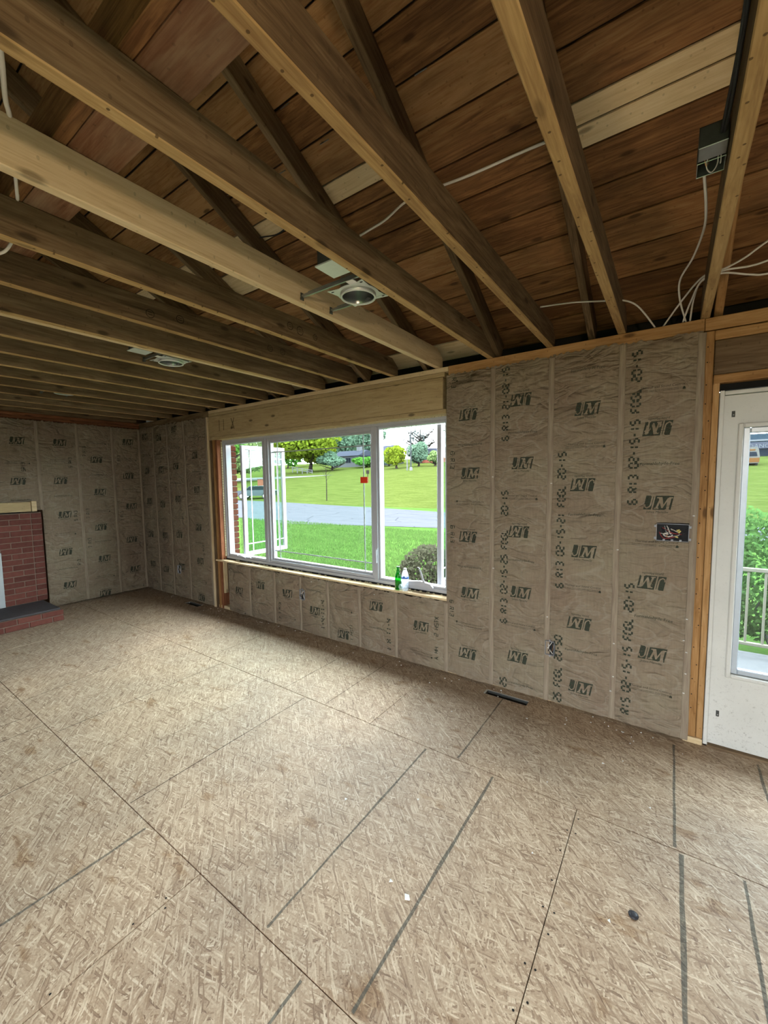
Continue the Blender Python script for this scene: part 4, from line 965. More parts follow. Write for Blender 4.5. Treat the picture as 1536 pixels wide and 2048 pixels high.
# ================================================================== WALL BOXES
def wall_box(label, x0, x1, z0, z1, rich=False, tilt=0.0):
    t = empty('electrical_box', ((x0+x1)/2, -0.005, (z0+z1)/2)); tag(t, label, 'electrical box', 'open electrical boxes in the insulated wall')
    hx, hz = (x1-x0)/2, (z1-z0)/2; k = 0.0025
    m = MB(); m.box(-hx, -hx+k, -0.027, 0.07, -hz, hz); m.box(hx-k, hx, -0.027, 0.07, -hz, hz); m.box(-hx, hx, -0.027, 0.07, -hz, -hz+k); m.box(-hx, hx, -0.027, 0.07, hz-k, hz)
    m.build('box_shell', 'box_plastic', t)
    MB().box(-hx+k, hx-k, -0.006, 0.068, -hz+k, hz-k).build('box_back', 'box_dark', t)
    m = MB()
    if rich:
        for s in (-1, 1):
            for zz in (-0.032, 0.032): m.lathe([(0.009, 0), (0.009, 0.003)], 10, 0, 0)
        m = MB()
        for s in (-1, 1):
            for zz in (-0.036, 0.036): m.box(s*hx-0.010 if s < 0 else s*hx, s*hx if s < 0 else s*hx+0.010, -0.0285, -0.025, zz-0.007, zz+0.007, 0.001)
        for xx in (-0.04, 0.0, 0.04): m.box(xx-0.006, xx+0.006, -0.028, -0.024, -hz, -hz+0.012, 0.001)
    else: m.box(-0.004, 0.004, -0.020, -0.017, -hz-0.012, -hz); m.box(-0.004, 0.004, -0.020, -0.017, hz, hz+0.010)
    m.build('mounting_tabs', 'box_plastic', t)
    rr = random.Random(int(x0*100))
    def wire(mat, a, b, r=0.0022, name='wire', bend=0.02):
        mid = [(a[i]+b[i])/2+rr.uniform(-bend, bend) for i in range(3)]; mid[1] = -0.020-rr.random()*0.012
        mb = MB(); mb.tube(spline([a, mid, b], 6), r, 6); mb.build(name, mat, t, True)
    if rich:
        cols = ['cable_black', 'cable_white', 'cable_black', 'galv', 'cable_black', 'wire_red', 'cable_white', 'cable_black', 'galv', 'wire_red', 'cable_black', 'cable_white', 'copper', 'cable_black']
        for c in cols: wire(c, (rr.uniform(-hx, hx)*0.85, 0.0, rr.uniform(-hz, hz)*0.8), (rr.uniform(-hx, hx)*0.8, -0.008, rr.uniform(-hz, hz)*0.8), 0.0025, 'wire', 0.03)
        for (x, z, a) in [(0.022, 0.012, 0.5), (0.016, -0.022, -0.4), (0.03, 0.002, 0.8)]:
            mb = MB(); mb.tube([(x, -0.018, z), (x+0.014*math.cos(a), -0.024, z+0.014*math.sin(a))], [0.006, 0.0035], 8); mb.build('wire_connector', 'wire_yellow', t, True)
        mb = MB(); mb.tube(spline([(-0.04, -0.015, -0.01), (-0.02, -0.024, -0.002), (0.0, -0.020, -0.014), (-0.02, -0.022, -0.026), (-0.04, -0.018, -0.018), (-0.04, -0.015, -0.01)]), 0.004, 8); mb.build('wire_loop', 'cable_white', t, True)
    else:
        wire('cable_white', (-0.015, 0.0, hz*0.8), (hx*0.6, -0.015, -hz*0.8), 0.003); wire('cable_white', (0.012, 0.0, hz*0.8), (-hx*0.6, -0.012, 0.0), 0.0028)
        wire('copper', (0.015, 0.0, hz*0.5), (0.014, -0.018, -hz*0.4), 0.002); wire('cable_black', (-0.01, 0, hz*0.3), (-0.01, -0.018, -hz*0.5), 0.003)
    return t
wall_box('wide grey electrical box crammed with coloured wires beside the door stud', 6.413, 6.572, 1.206, 1.309, True)
wall_box('narrow open outlet box low on the full-height insulation beside the door', 5.791, 5.852, 0.352, 0.452)
wall_box('small open outlet box in the low insulation under the picture window', 3.335, 3.405, 0.355, 0.462)
wall_box('dim outlet box low on the insulated wall near the fireplace corner', 0.93, 1.01, 0.34, 0.45)

# ================================================================== WINDOW
win = empty('window_1', (3.47, 0.1, 0.635)); struct(win, 'white vinyl three-part picture window with open casements')
WI = Matrix.Translation(-Vector(win.location))
def wp(mb, name, mat, parent=win, smooth=False):
    o = mb.build(name, mat, parent, smooth)
    if parent is win: o.matrix_parent_inverse = WI
    return o
def frame_ring(x0, x1, z0, z1, wd, y0, y1, name, parent, mat='vinyl', c=0.003):
    for nm, b in (('stile', (x0, x0+wd, z0, z1)), ('stile', (x1-wd, x1, z0, z1)), ('rail', (x0+wd, x1-wd, z1-wd, z1)), ('rail', (x0+wd, x1-wd, z0, z0+wd))):
        wp(MB().box(b[0], b[1], y0, y1, b[2], b[3], c), name+'_'+nm, mat, parent)
MX0, MX1 = 2.725, 4.262     # centre lines of the two mullions
frame_ring(WX0+0.004, WX1-0.002, WZ0, WZ1-0.002, 0.030, 0.070, 0.160, 'frame', win)
for mx in (MX0, MX1):
    wp(MB().box(mx-0.022, mx+0.022, 0.066, 0.160, WZ0+0.030, WZ1-0.032, 0.003), 'mullion', 'vinyl')
lites = [(WX0+0.034, MX0-0.022, 'left'), (MX0+0.022, MX1-0.022, 'mid'), (MX1+0.022, WX1-0.032, 'right')]
for i, (a, b, nm) in enumerate(lites):
    frame_ring(a, b, WZ0+0.030, WZ1-0.032, 0.020 if i == 2 else 0.030, 0.080, 0.152, 'inner_frame', win)
    if nm == 'mid':
        frame_ring(a+0.030, b-0.030, WZ0+0.060, WZ1-0.062, 0.022, 0.100, 0.145, 'fixed_sash', win)
g0, g1, gz0, gz1 = MX0+0.074, MX1-0.074, WZ0+0.082, WZ1-0.084
wp(MB().box(g0-0.01, g1+0.01, 0.1235, 0.1265, gz0-0.01, gz1+0.01), 'pane', 'pane')
for x in (2.890, 4.095): wp(MB().box(x-0.006, x+0.006, 0.113, 0.119, gz0, gz1, 0.002), 'muntin', 'muntin')
for z in (0.800, 1.910): wp(MB().box(g0, g1, 0.1195, 0.1228, z-0.006, z+0.006, 0.001), 'muntin', 'muntin')
tag(wp(MB().box(4.058, 4.140, 0.1110, 0.1125, 1.560, 1.618), 'sticker', 'red_sticker'), 'red sticker on the glass')
# open casements, swung out
def casement(x, y0, y1, z0, z1, flip):
    ms = MB().box(x-0.02, x+0.02, y0, y0+0.050, z0, z1, 0.004); s = wp(ms, 'casement_sash', 'vinyl')
    def sp(mb, n, mt): o = mb.build(n, mt, s); return o
    sp(MB().box(x-0.02, x+0.02, y1-0.050, y1, z0, z1, 0.004), 'sash_stile', 'vinyl')
    sp(MB().box(x-0.02, x+0.02, y0+0.050, y1-0.050, z0, z0+0.050, 0.004), 'sash_rail', 'vinyl')
    sp(MB().box(x-0.02, x+0.02, y0+0.050, y1-0.050, z1-0.050, z1, 0.004), 'sash_rail', 'vinyl')
    sp(MB().box(x-0.004, x+0.004, y0+0.045, y1-0.045, z0+0.045, z1-0.045), 'sash_pane', 'sash_pane')
    for y in (y0+0.13, y1-0.13): sp(MB().box(x+0.005, x+0.009, y-0.006, y+0.006, z0+0.05, z1-0.05), 'muntin', 'vinyl')
    for z in (z0+0.15, z1-0.15): sp(MB().box(x+0.0055, x+0.0085, y0+0.05, y1-0.05, z-0.006, z+0.006), 'muntin', 'vinyl')
casement(2.155, 0.175, 0.855, 0.66, 2.03, 1)
casement(4.862, 0.165, 0.80, 0.66, 2.05, -1)
# operators, crank, locks
m = MB(); m.box(2.15, 2.42, 0.060, 0.086, 0.672, 0.690, 0.004); wp(m, 'operator_cover', 'vinyl')
m = MB(); m.tube(spline([(2.20, 0.058, 0.685), (2.23, 0.046, 0.700), (2.30, 0.046, 0.690), (2.34, 0.05, 0.678)]), 0.007, 8); wp(m, 'crank_handle', 'vinyl', smooth=True)
m = MB(); m.prism([(4.58, 0.668), (4.86, 0.668), (4.83, 0.700), (4.74, 0.715), (4.62, 0.700)], 1, 0.055, 0.084); wp(m, 'operator_cover', 'vinyl')
m = MB(); m.tube(spline([(4.775, 0.052, 0.710), (4.768, 0.040, 0.745), (4.757, 0.035, 0.79), (4.742, 0.034, 0.825), (4.732, 0.036, 0.832)]), [0.009]*6+[0.008]*10+[0.0065]*9, 8); wp(m, 'crank_handle', 'vinyl', smooth=True)
m = MB(); m.lathe([(0.0075, -0.006), (0.0075, 0.006)], 10, 4.728, 0.036, 0.832); wp(m, 'crank_knob', 'cable_black')
m = MB(); m.box(4.50, 4.60, 0.090, 0.15, 0.672, 0.680); wp(m, 'operator_arm', 'dark_metal')
m = MB(); m.tube(spline([(4.272, 0.066, 0.955), (4.274, 0.050, 0.930), (4.276, 0.048, 0.88), (4.274, 0.052, 0.825)]), 0.008, 8); wp(m, 'lock_handle', 'vinyl', smooth=True)
m = MB(); m.box(4.262, 4.286, 0.058, 0.067, 0.90, 0.962, 0.002); wp(m, 'lock_plate', 'vinyl')
# sill board with foam and dark gap
sill = beam('sill_board', None, (WX0-0.11, 0.040, 0.611), (WX1+0.005, 0.040, 0.611), 0.105, 0.020, 'new_wood')
sill.parent = win; sill.matrix_parent_inverse = WI
wp(MB().box(WX0, WX1, 0.066, 0.09, 0.6215, 0.6345), 'shim_gap', 'black')
m = MB()
for k in range(80):
    x = rng.uniform(WX0+0.2, WX1-0.05); s = rng.uniform(0.004, 0.012); m.box(x-s, x+s, 0.056, 0.066, 0.6215, 0.6215+s*0.9)
tag(wp(m, 'foam_crumbs', 'fiberglass'), kind='stuff')
m = MB()
for k in range(46):
    z = 0.66+k*0.031; s = rng.uniform(0.004, 0.012); m.box(WX0-0.004, WX0+0.006+s*0.5, 0.058-s*0.4, 0.069, z, z+0.026)
tag(wp(m, 'foam_bead', 'fiberglass'), kind='stuff')
m = MB()
for k in range(95):
    x = WX0+0.02+k*0.0322; s = rng.uniform(0.002, 0.005); m.box(x, x+0.028, 0.060, 0.070, WZ1-0.004-s, WZ1+0.001)
tag(wp(m, 'foam_bead', 'fiberglass'), kind='stuff')

# bottles on the sill
SZ = 0.6212
b = empty('beer_bottle', (4.527, 0.030, SZ)); tag(b, 'green glass bottle standing on the window sill', 'bottle')
MB().lathe([(0.001, 0.001), (0.027, 0.001), (0.0295, 0.006), (0.0295, 0.105), (0.027, 0.122), (0.018, 0.145), (0.0135, 0.165), (0.0125, 0.195), (0.0145, 0.196), (0.0145, 0.205), (0.0115, 0.206), (0.0105, 0.196)], 24, cap=False).build('glass_body', 'green_glass', b, True)
MB().lathe([(0.0145, 0.1955), (0.0152, 0.199), (0.0145, 0.2025)], 24, cap=False).build('lip', 'green_glass', b, True)
b2 = empty('water_bottle', (4.604, 0.022, SZ)); tag(b2, 'clear plastic water bottle with a blue label band on the window sill', 'bottle')
prof = [(0.001, 0.004), (0.022, 0.001), (0.031, 0.008)]
for k in range(8): prof += [(0.0325, 0.015+k*0.011), (0.0305, 0.0205+k*0.011)]
prof += [(0.0325, 0.108), (0.032, 0.130), (0.027, 0.155), (0.017, 0.178), (0.0125, 0.184), (0.0125, 0.190)]
MB().lathe(prof, 24, cap=False).build('bottle_body', 'clear_plastic', b2, True)
MB().lathe([(0.0332, 0.108), (0.0335, 0.110), (0.0335, 0.120), (0.0330, 0.122)], 24, cap=False).build('label_band', 'label_blue', b2, True)
m = MB(); n = 10
pts = [(0.0337*math.cos(R(-100+k*8)), 0.0337*math.sin(R(-100+k*8)), 0.1205) for k in range(7)]
m.poly(pts+[(0.0325*math.cos(R(-100+k*8)), 0.0325*math.sin(R(-100+k*8)), 0.121+0.014*math.sin(PI*k/6)) for k in reversed(range(7))]); m.build('label_peak', 'label_blue', b2, fixn=False)
MB().lathe([(0.0130, 0.183), (0.0142, 0.184), (0.0142, 0.197), (0.012, 0.199), (0.001, 0.1992)], 20, cap=False).build('cap', 'white_paper', b2, True)
m = MB(); me = None
nu, nv = 14, 9
for j in range(nv+1):
    for i in range(nu):
        th = PI*j/nv; ph_ = 2*PI*i/nu; d = Vector((math.sin(th)*math.cos(ph_), math.sin(th)*math.sin(ph_), math.cos(th)))
        r = 1+0.45*noise.noise(d*2.6); m.v.append((d.x*0.020*r, d.y*0.016*r, 0.027+d.z*0.027*min(r, 1)))
for j in range(nv):
    for i in range(nu): m.f.append((j*nu+i, j*nu+(i+1) % nu, (j+1)*nu+(i+1) % nu, (j+1)*nu+i))
cw = m.build('crumpled_wrapper', 'film', None); cw.location = (4.562, 0.012, SZ); tag(cw, 'crumpled clear plastic wrapper between the two bottles on the sill', 'wrapper')

# ================================================================== DOOR
door = empty('door_1', (7.15, 0.06, 0.0)); struct(door, 'weathered white exterior door with a large glass panel')
DI = Matrix.Translation(-Vector(door.location))
def dp(mb, name, mat, parent=door, smooth=False):
    o = mb.build(name, mat, parent, smooth)
    if parent is door: o.matrix_parent_inverse = DI
    return o
dp(MB().box(DX0, DX0+0.021, 0.0, 0.14, 0.001, 2.055, 0.003), 'jamb', 'door_paint')
dp(MB().box(DX1-0.021, DX1, 0.0, 0.14, 0.001, 2.055, 0.003), 'jamb', 'door_paint')
dp(MB().box(DX0+0.022, DX1-0.022, 0.02, 0.14, 2.032, 2.054, 0.003), 'head_jamb', 'door_paint')
dp(MB().box(DX0+0.0, DX1, -0.0, 0.15, 0.0002, 0.012), 'threshold', 'dark_wood')
SX0, SX1, SZ0, SZ1 = DX0+0.023, DX1-0.023, 0.014, 2.028
LX0, LX1, LZ0, LZ1 = 6.790, 7.50, 0.455, 1.850
m = MB()
for b_ in [(SX0, LX0, SZ0, SZ1), (LX1, SX1, SZ0, SZ1), (LX0, LX1, SZ0, LZ0), (LX0, LX1, LZ1, SZ1)]: m.box(b_[0], b_[1], 0.028, 0.072, b_[2], b_[3])
slab = dp(m, 'door_slab', 'door_paint')
for nm, bx in (('moulding', (LX0-0.022, LX0+0.002, LZ0-0.022, LZ1+0.022)), ('moulding', (LX1-0.002, LX1+0.022, LZ0-0.022, LZ1+0.022)), ('moulding', (LX0+0.002, LX1-0.002, LZ1-0.002, LZ1+0.022)), ('moulding', (LX0+0.002, LX1-0.002, LZ0-0.022, LZ0+0.002))):
    dp(MB().box(bx[0], bx[1], 0.012, 0.0275, bx[2], bx[3], 0.005), nm, 'door_paint')
for nm, bx in (('glazing_frame', (LX0+0.002, LX0+0.032, LZ0+0.002, LZ1-0.002)), ('glazing_frame', (LX1-0.032, LX1-0.002, LZ0+0.002, LZ1-0.002)), ('glazing_frame', (LX0+0.032, LX1-0.032, LZ1-0.032, LZ1-0.002)), ('glazing_frame', (LX0+0.032, LX1-0.032, LZ0+0.002, LZ0+0.032))):
    dp(MB().box(bx[0], bx[1], 0.032, 0.066, bx[2], bx[3], 0.004), nm, 'alu')
dp(MB().box(LX0+0.028, LX1-0.028, 0.047, 0.053, LZ0+0.028, LZ1-0.028), 'pane', 'dirty_pane')
for z in (1.925, 0.205):
    m = MB(); m.tube([(6.745, 0.0265, z-0.016), (6.745, 0.0265, z+0.016)], 0.0075, 10); dp(m, 'screw_slot', 'dark_metal')
    m = MB(); m.tube([(6.745, 0.022, z-0.008), (6.745, 0.022, z-0.002)], 0.004, 8); dp(m, 'screw_head', 'galv')
m = MB(); m.lathe([(0.027, 0), (0.03, 0.01), (0.022, 0.03), (0.012, 0.04), (0.012, 0.055)], 20)
m.v = [(7.545+v[0], 0.026-0.055+v[2], 1.0+v[1]) for v in m.v]; dp(m, 'knob', 'galv', smooth=True)

# ================================================================== EXTERIOR
def hgt(y): return -0.6 if y < 24 else -0.6+0.1*(y-24) if y < 110 else 8.0
def ground(name, poly_rows, mat, label, dz=0.0):
    m = MB(); rows = []
    for (y, x0, x1) in poly_rows:
        rows.append([len(m.v)+i for i in range(9)])
        for i in range(9): m.v.append((x0+(x1-x0)*i/8, y, hgt(y)+dz))
    for a, b_ in zip(rows, rows[1:]):
        for i in range(8): m.f.append((a[i], a[i+1], b_[i+1], b_[i]))
    o = m.build(name, mat, None, fixn=False); return struct(o, label)
ground('front_lawn', [(-60, -160, 80), (0, -160, 80), (10, -160, 80), (23.9, -160, 80)], 'lawn', 'bright green front lawn beyond the picture window')
ground('field', [(23.9, -200, 100), (40, -200, 100), (60, -200, 100), (110, -240, 140), (200, -300, 200)], 'far_lawn', 'wide yellow-green field rising across the road')
near = [(-60, 11.0), (-30, 11.3), (-14.4, 12.2), (-9.4, 11.2), (-7.4, 11.8), (-5.2, 12.5), (-2.3, 13.2), (4, 14.2), (12, 15.0), (40, 17)]
far = [(-60, 26.0), (-31.6, 24.9), (-25, 24.6), (-18.7, 23.8), (-13, 22.9), (-6.6, 21.3), (0, 20.2), (8, 19.6), (20, 20.5), (40, 22)]
m = MB()
for i in range(len(near)):
    m.v.append((near[i][0], near[i][1], -0.585)); m.v.append((far[i][0], far[i][1], hgt(far[i][1])+0.02))
for i in range(len(near)-1): m.f.append((2*i, 2*i+2, 2*i+3, 2*i+1))
struct(m.build('road', 'asphalt', None), 'grey cracked asphalt road crossing between the lawns')
m = MB().quad((-75, 44, hgt(44)+.03), (-60, 46, hgt(46)+.03), (-46, 55.5, hgt(55.5)+.03), (-75, 52, hgt(52)+.03)); struct(m.build('driveway', 'concrete', None), 'pale driveway at the field edge')
m = MB().box(6.2, 9.2, 0.26, 2.3, -0.6, -0.15); struct(m.build('porch_slab', 'concrete'), 'grey concrete porch outside the glass door')
# lawn blades near the house
m = MB(); gr = random.Random(3)
for k in range(42000):
    t = gr.random(); y = 1.6+10.5*t**1.3; xc = 6.48-(y+2.96)*0.82; x = xc+gr.uniform(-0.58, 0.40)*(y+2.96)
    if (x > 6.0 and y < 2.6) or (x-3.62)**2+(y-2.25)**2 < 0.42: continue
    h = gr.uniform(0.04, 0.09)*(1+0.03*y); a = gr.uniform(0, PI); wd = 0.004+0.0009*y; lx, ly = gr.uniform(-.04, .04), gr.uniform(-.04, .04)
    m.poly([(x-wd*math.cos(a), y-wd*math.sin(a), -0.6), (x+wd*math.cos(a), y+wd*math.sin(a), -0.6), (x+lx, y+ly, -0.6+h)])
tag(m.build('grass', 'grass_blade', None, fixn=False), 'tufted green grass blades on the front lawn', 'grass', None, 'stuff')

def leaves(m, c, rad, n, size, rr, shell=0.5):
    for k in range(n):
        while True:
            d = Vector((rr.uniform(-1, 1), rr.uniform(-1, 1), rr.uniform(-1, 1)))
            if 0.01 < d.length < 1: break
        L = d.length; d = d/L*(shell+(1-shell)*L)
        p = Vector(c)+Vector((d.x*rad[0], d.y*rad[1], d.z*rad[2]))
        a = Vector((rr.uniform(-1, 1), rr.uniform(-1, 1), rr.uniform(-1, 1))).normalized()*size*rr.uniform(.6, 1.2); b_ = a.orthogonal().normalized()*size*0.6
        m.quad(p-a, p-b_, p+a, p+b_)
def tree(name, label, x, y, h, rx, trunk_h, mat, seed, n=2600, bark='bark', tr=0.25, size=0.30, blobs=9, group='trees and shrubs across the road', bare=0.0, zr=None, top=None):
    rr = random.Random(seed); z = hgt(y)
    t = empty(name, (x, y, z)); tag(t, label, 'tree', group)
    mb = MB(); mb.tube([(0, 0, -0.2), (rr.uniform(-.1, .1), 0, trunk_h*0.5), (rr.uniform(-.2, .2), 0, trunk_h), (0, 0, h*0.8)], [tr*1.4, tr, tr*0.8, tr*0.2], 8)
    for k in range(7 if not bare else 26):
        a = rr.uniform(0, 2*PI); z0 = rr.uniform(trunk_h*0.8, h*0.6); q = rr.uniform(.5, .9)*rx
        p1 = (math.cos(a)*q*0.5, math.sin(a)*q*0.5, z0+h*0.12); p2 = (math.cos(a)*q, math.sin(a)*q, z0+h*rr.uniform(.18, .34))
        mb.tube([(0, 0, z0), p1, p2], [tr*0.5, tr*0.3, tr*0.08], 5)
        if bare:
            for j in range(4):
                b_ = a+rr.uniform(-.7, .7); p3 = (p1[0]+math.cos(b_)*q*0.5, p1[1]+math.sin(b_)*q*0.5, p1[2]+h*rr.uniform(.1, .28)); mb.tube([p1, p3], [tr*0.2, tr*0.05], 4)
    mb.build('trunk', bark, t)
    m = MB(); cz = (trunk_h+h)/2; zr = zr or (h-trunk_h)/2
    for k in range(blobs):
        a = rr.uniform(0, 2*PI); q = rr.random()**0.5*rx*0.62; zz = cz+rr.uniform(-.55, .6)*zr
        f = max(0.35, 1-abs(zz-cz)/zr*0.6)
        leaves(m, (math.cos(a)*q*f, math.sin(a)*q*f, zz), (rx*0.48*f, rx*0.48*f, zr*0.48), n//blobs, size, rr)
    m.build('crown', mat, t, fixn=False); return t
tree('maple_tree', 'broad yellow-green maple with a dark forked trunk at the field edge', -62.6, 66, 12.5, 10.2, 1.7, 'leaf_maple', 1, 9000, tr=0.45, size=0.5, blobs=22)
tree('round_tree', 'dense dark green tree behind the white sash beside the maple', -90.5, 84, 12.5, 7.2, 0.6, 'leaf_green', 2, 4200, size=0.55, blobs=14)
tree('park_tree', 'leafy green tree seen through the narrow open casement', -60.5, 44, 11.0, 8.0, 1.2, 'leaf_pale', 3, 6000, size=0.45, blobs=16)
tree('side_tree', 'slim dark-trunked tree nearest the brick reveal in the narrow casement', -50, 36, 9, 3.0, 4.5, 'leaf_green', 13, 1500, size=0.3, tr=0.4)
tree('tall_tree', 'tall blue-green tree rising behind the white house', -86, 100, 16.5, 9.5, 1, 'leaf_blue', 4, 6000, size=0.65, blobs=16)
tree('willow_tree', 'tall pale green tree behind the house chimney', -87, 114, 17.5, 7.0, 1, 'leaf_pale', 5, 4200, size=0.6, blobs=12)
tree('spruce_tree', 'bluish tree standing between the house and the white mullion', -66.5, 95, 15.0, 5.5, 1, 'leaf_blue', 6, 3600, size=0.55, blobs=12)
tree('yard_shrub', 'grey-green spreading shrub beside the white house', -57.6, 68, 4.3, 4.6, 0.2, 'leaf_blue', 7, 2800, size=0.36)
tree('low_shrub', 'low green shrub in front of the white house', -54.3, 76.5, 2.4, 4.8, 0.2, 'leaf_green', 8, 2000, size=0.34)
tree('golden_tree', 'bushy yellow-green tree below the bare crown', -40.0, 68, 5.2, 2.9, 0.5, 'leaf_maple', 9, 2200, size=0.30)
tree('pale_shrub', 'pale round shrub near the purple-roofed house', -48.0, 77, 3.4, 2.8, 0.2, 'leaf_blue', 14, 1200, size=0.28)
tree('bare_tree', 'nearly leafless tree with a wide twiggy crown against the sky', -43.5, 84, 10.2, 5.7, 2.8, 'leaf_bare', 10, 2000, bark='bark', tr=0.34, size=0.17, bare=1, blobs=14)
tree('conifer_tree', 'dusky blue evergreen behind the lamp post', -37.6, 73, 6.0, 3.0, 0.4, 'leaf_blue', 11, 2600, size=0.3)
tree('far_shrub', 'small green shrub beside the far brick house', -33.2, 72, 3.0, 2.2, 0.3, 'leaf_pale', 12, 1000, size=0.28)
# sapling
t = empty('sapling', (-20.7, 26.2, hgt(26.2))); tag(t, 'thin bare sapling standing alone at the road edge', 'sapling')
mb = MB(); mb.tube([(0, 0, -0.1), (0.03, 0, 1.6), (-0.03, 0, 3.3)], [0.05, 0.04, 0.015], 6); mb.build('stem', 'bark', t)
mb = MB()
for k in range(9): a = k*2.4; mb.tube([(0, 0, 1.9+k*0.15), (math.cos(a)*0.55, math.sin(a)*0.55, 2.5+k*0.15)], [0.014, 0.005], 4)
mb.build('twigs', 'bark', t)
# sign post
t = empty('sign_post', (-27.7, 42, hgt(42))); tag(t, 'small dark post standing in the field beside the white mullion', 'post')
mb = MB(); mb.tube([(0, 0, -0.1), (0, 0, 1.7)], 0.05, 8); mb.build('post', 'bark', t)
MB().box(-0.25, 0.25, -0.03, 0.03, 1.2, 1.7, 0.01).build('board', 'bark', t)
# lamp post and pale pole
t = empty('lamp_post', (-32.9, 62, hgt(62))); tag(t, 'tall street lamp post with a short arm at the field edge', 'lamp post')
mb = MB(); mb.lathe([(0.28, -0.2), (0.28, 0.55), (0.1, 0.6)], 12); mb.build('footing', 'concrete', t)
mb = MB(); mb.tube([(0, 0, 0.5), (0, 0, 6.9)], [0.14, 0.11], 8); mb.build('pole', 'metal_pole', t)
mb = MB(); mb.box(-0.05, 0.75, -0.10, 0.10, 6.85, 6.98, 0.02); mb.build('lamp_head', 'metal_pole', t)
t = empty('utility_pole', (-33.9, 62.3, hgt(62.3))); tag(t, 'short white pole beside the street lamp', 'pole')
mb = MB(); mb.tube([(0, 0, -0.2), (0, 0, 4.0)], [0.13, 0.10], 8); mb.build('shaft', 'fence_white', t)
mb = MB(); mb.lathe([(0.12, 4.0), (0.14, 4.02), (0.14, 4.1), (0.02, 4.16)], 10); mb.build('cap', 'fence_white', t)
# white rail fence
t = empty('rail_fence', (-59.5, 60.5, hgt(60.5))); tag(t, 'white post and rail fence running down beside the maple trunk', 'fence')
A, B = Vector((-2.6, -0.6, 0.9)), Vector((1.9, 0.9, 0.15))
for k in range(5):
    p = A.lerp(B, k/4); MB().box(p.x-0.07, p.x+0.07, p.y-0.07, p.y+0.07, p.z-0.6, p.z+0.75, 0.01).build('post', 'fence_white', t)
for dz in (0.15, 0.6): beam('rail', None, A+Vector((0, 0, dz)), B+Vector((0, 0, dz)), 0.05, 0.15, 'fence_white').parent = t
# houses
def house(label, x, y, L, D, wh, rh, wall_m, roof_m, chim=None, group='houses across the field', gable=False, wins=()):
    t = empty('house', (x, y, hgt(y))); tag(t, label, 'house', group)
    MB().box(-L/2, L/2, -D/2, D/2, -0.5, wh).build('wall', wall_m, t)
    m = MB(); m.prism([(-D/2-0.5, wh-0.1), (D/2+0.5, wh-0.1), (0, wh+rh)], 0, -L/2-0.5, L/2+0.5); m.build('roof', roof_m, t)
    for (wx, wz, ww, wz2) in wins:
        f = MB().box(wx-ww/2-0.1, wx+ww/2+0.1, -D/2-0.06, -D/2, wz-0.1, wz2+0.1).build('window', 'house_white', t)
        MB().box(wx-ww/2, wx-0.05, -D/2-0.09, -D/2-0.06, wz, wz2).build('pane', 'window_dark', f); MB().box(wx+0.05, wx+ww/2, -D/2-0.09, -D/2-0.06, wz, wz2).build('pane', 'window_dark', f)
    if chim: MB().box(chim-0.55, chim+0.55, -0.6, 0.4, wh, wh+rh+1.3).build('chimney', 'house_white', t)
    return t
house('white house with a grey roof and white chimney beyond the field', -62.8, 82, 8.6, 7, 2.6, 1.5, 'house_white', 'roof_grey', 2.2, wins=[(1.2, 0.8, 1.5, 2.0), (3.2, 0.9, 1.0, 2.0), (-2.8, 0.8, 1.2, 2.0)])
house('far brick house with a bluish roof beyond the lamp post', -41.0, 88, 6.5, 6, 1.9, 1.5, 'brick_wall', 'roof_grey', wins=[(-1.2, 0.5, 1.2, 1.5)])
house('purple-grey house half hidden at the white mullion', -52.0, 84, 3.6, 6, 3.2, 1.6, 'facade_pale', 'roof_grey', wins=[(0.3, 1.0, 1.0, 2.0)])
# car and brick mailbox at the far kerb
t = empty('car', (-31.5, 26.4, hgt(26.4))); t.rotation_euler = (0, 0, R(-150)); tag(t, 'blue-grey car parked across the road seen through the open casement', 'car')
m = MB(); m.prism([(-2.1, 0.35), (2.15, 0.35), (2.2, 0.75), (1.9, 0.92), (1.0, 0.98), (0.45, 1.42), (-1.1, 1.45), (-1.75, 0.98), (-2.15, 0.90)], 1, -0.85, 0.85); m.build('body', 'car_paint', t)
m = MB(); m.prism([(0.88, 0.99), (0.40, 1.37), (-1.05, 1.40), (-1.55, 0.99)], 1, -0.865, 0.865); m.build('side_glass', 'window_dark', t)
m = MB().quad((1.02, -0.75, 0.99), (1.02, 0.75, 0.99), (0.50, 0.70, 1.40), (0.50, -0.70, 1.40)); m.build('windshield', 'window_dark', t)
for x in (-1.3, 1.35):
    for y in (-0.8, 0.8):
        wv = MB(); wv.lathe([(0.2, -0.11), (0.31, -0.11), (0.33, -0.07), (0.33, 0.07), (0.31, 0.11), (0.2, 0.11)], 20); wv.v = [(v[0]+x, v[2]+y, v[1]+0.33) for v in wv.v]; wo = wv.build('wheel', 'tyre', t)
        hb = MB(); hb.lathe([(0.19, -0.115), (0.19, 0.115)], 14); hb.v = [(v[0]+x, v[2]+y, v[1]+0.33) for v in hb.v]; hb.build('hub', 'galv', wo)
t = empty('brick_mailbox', (-36.2, 30.8, hgt(30.8))); tag(t, 'square brick mailbox pillar above the parked car', 'mailbox')
MB().box(-0.32, 0.32, -0.3, 0.3, -0.2, 1.75, 0.02).build('pillar', 'brick_wall', t); MB().box(-0.38, 0.38, -0.36, 0.36, 1.75, 1.85, 0.02).build('cap_stone', 'concrete', t)
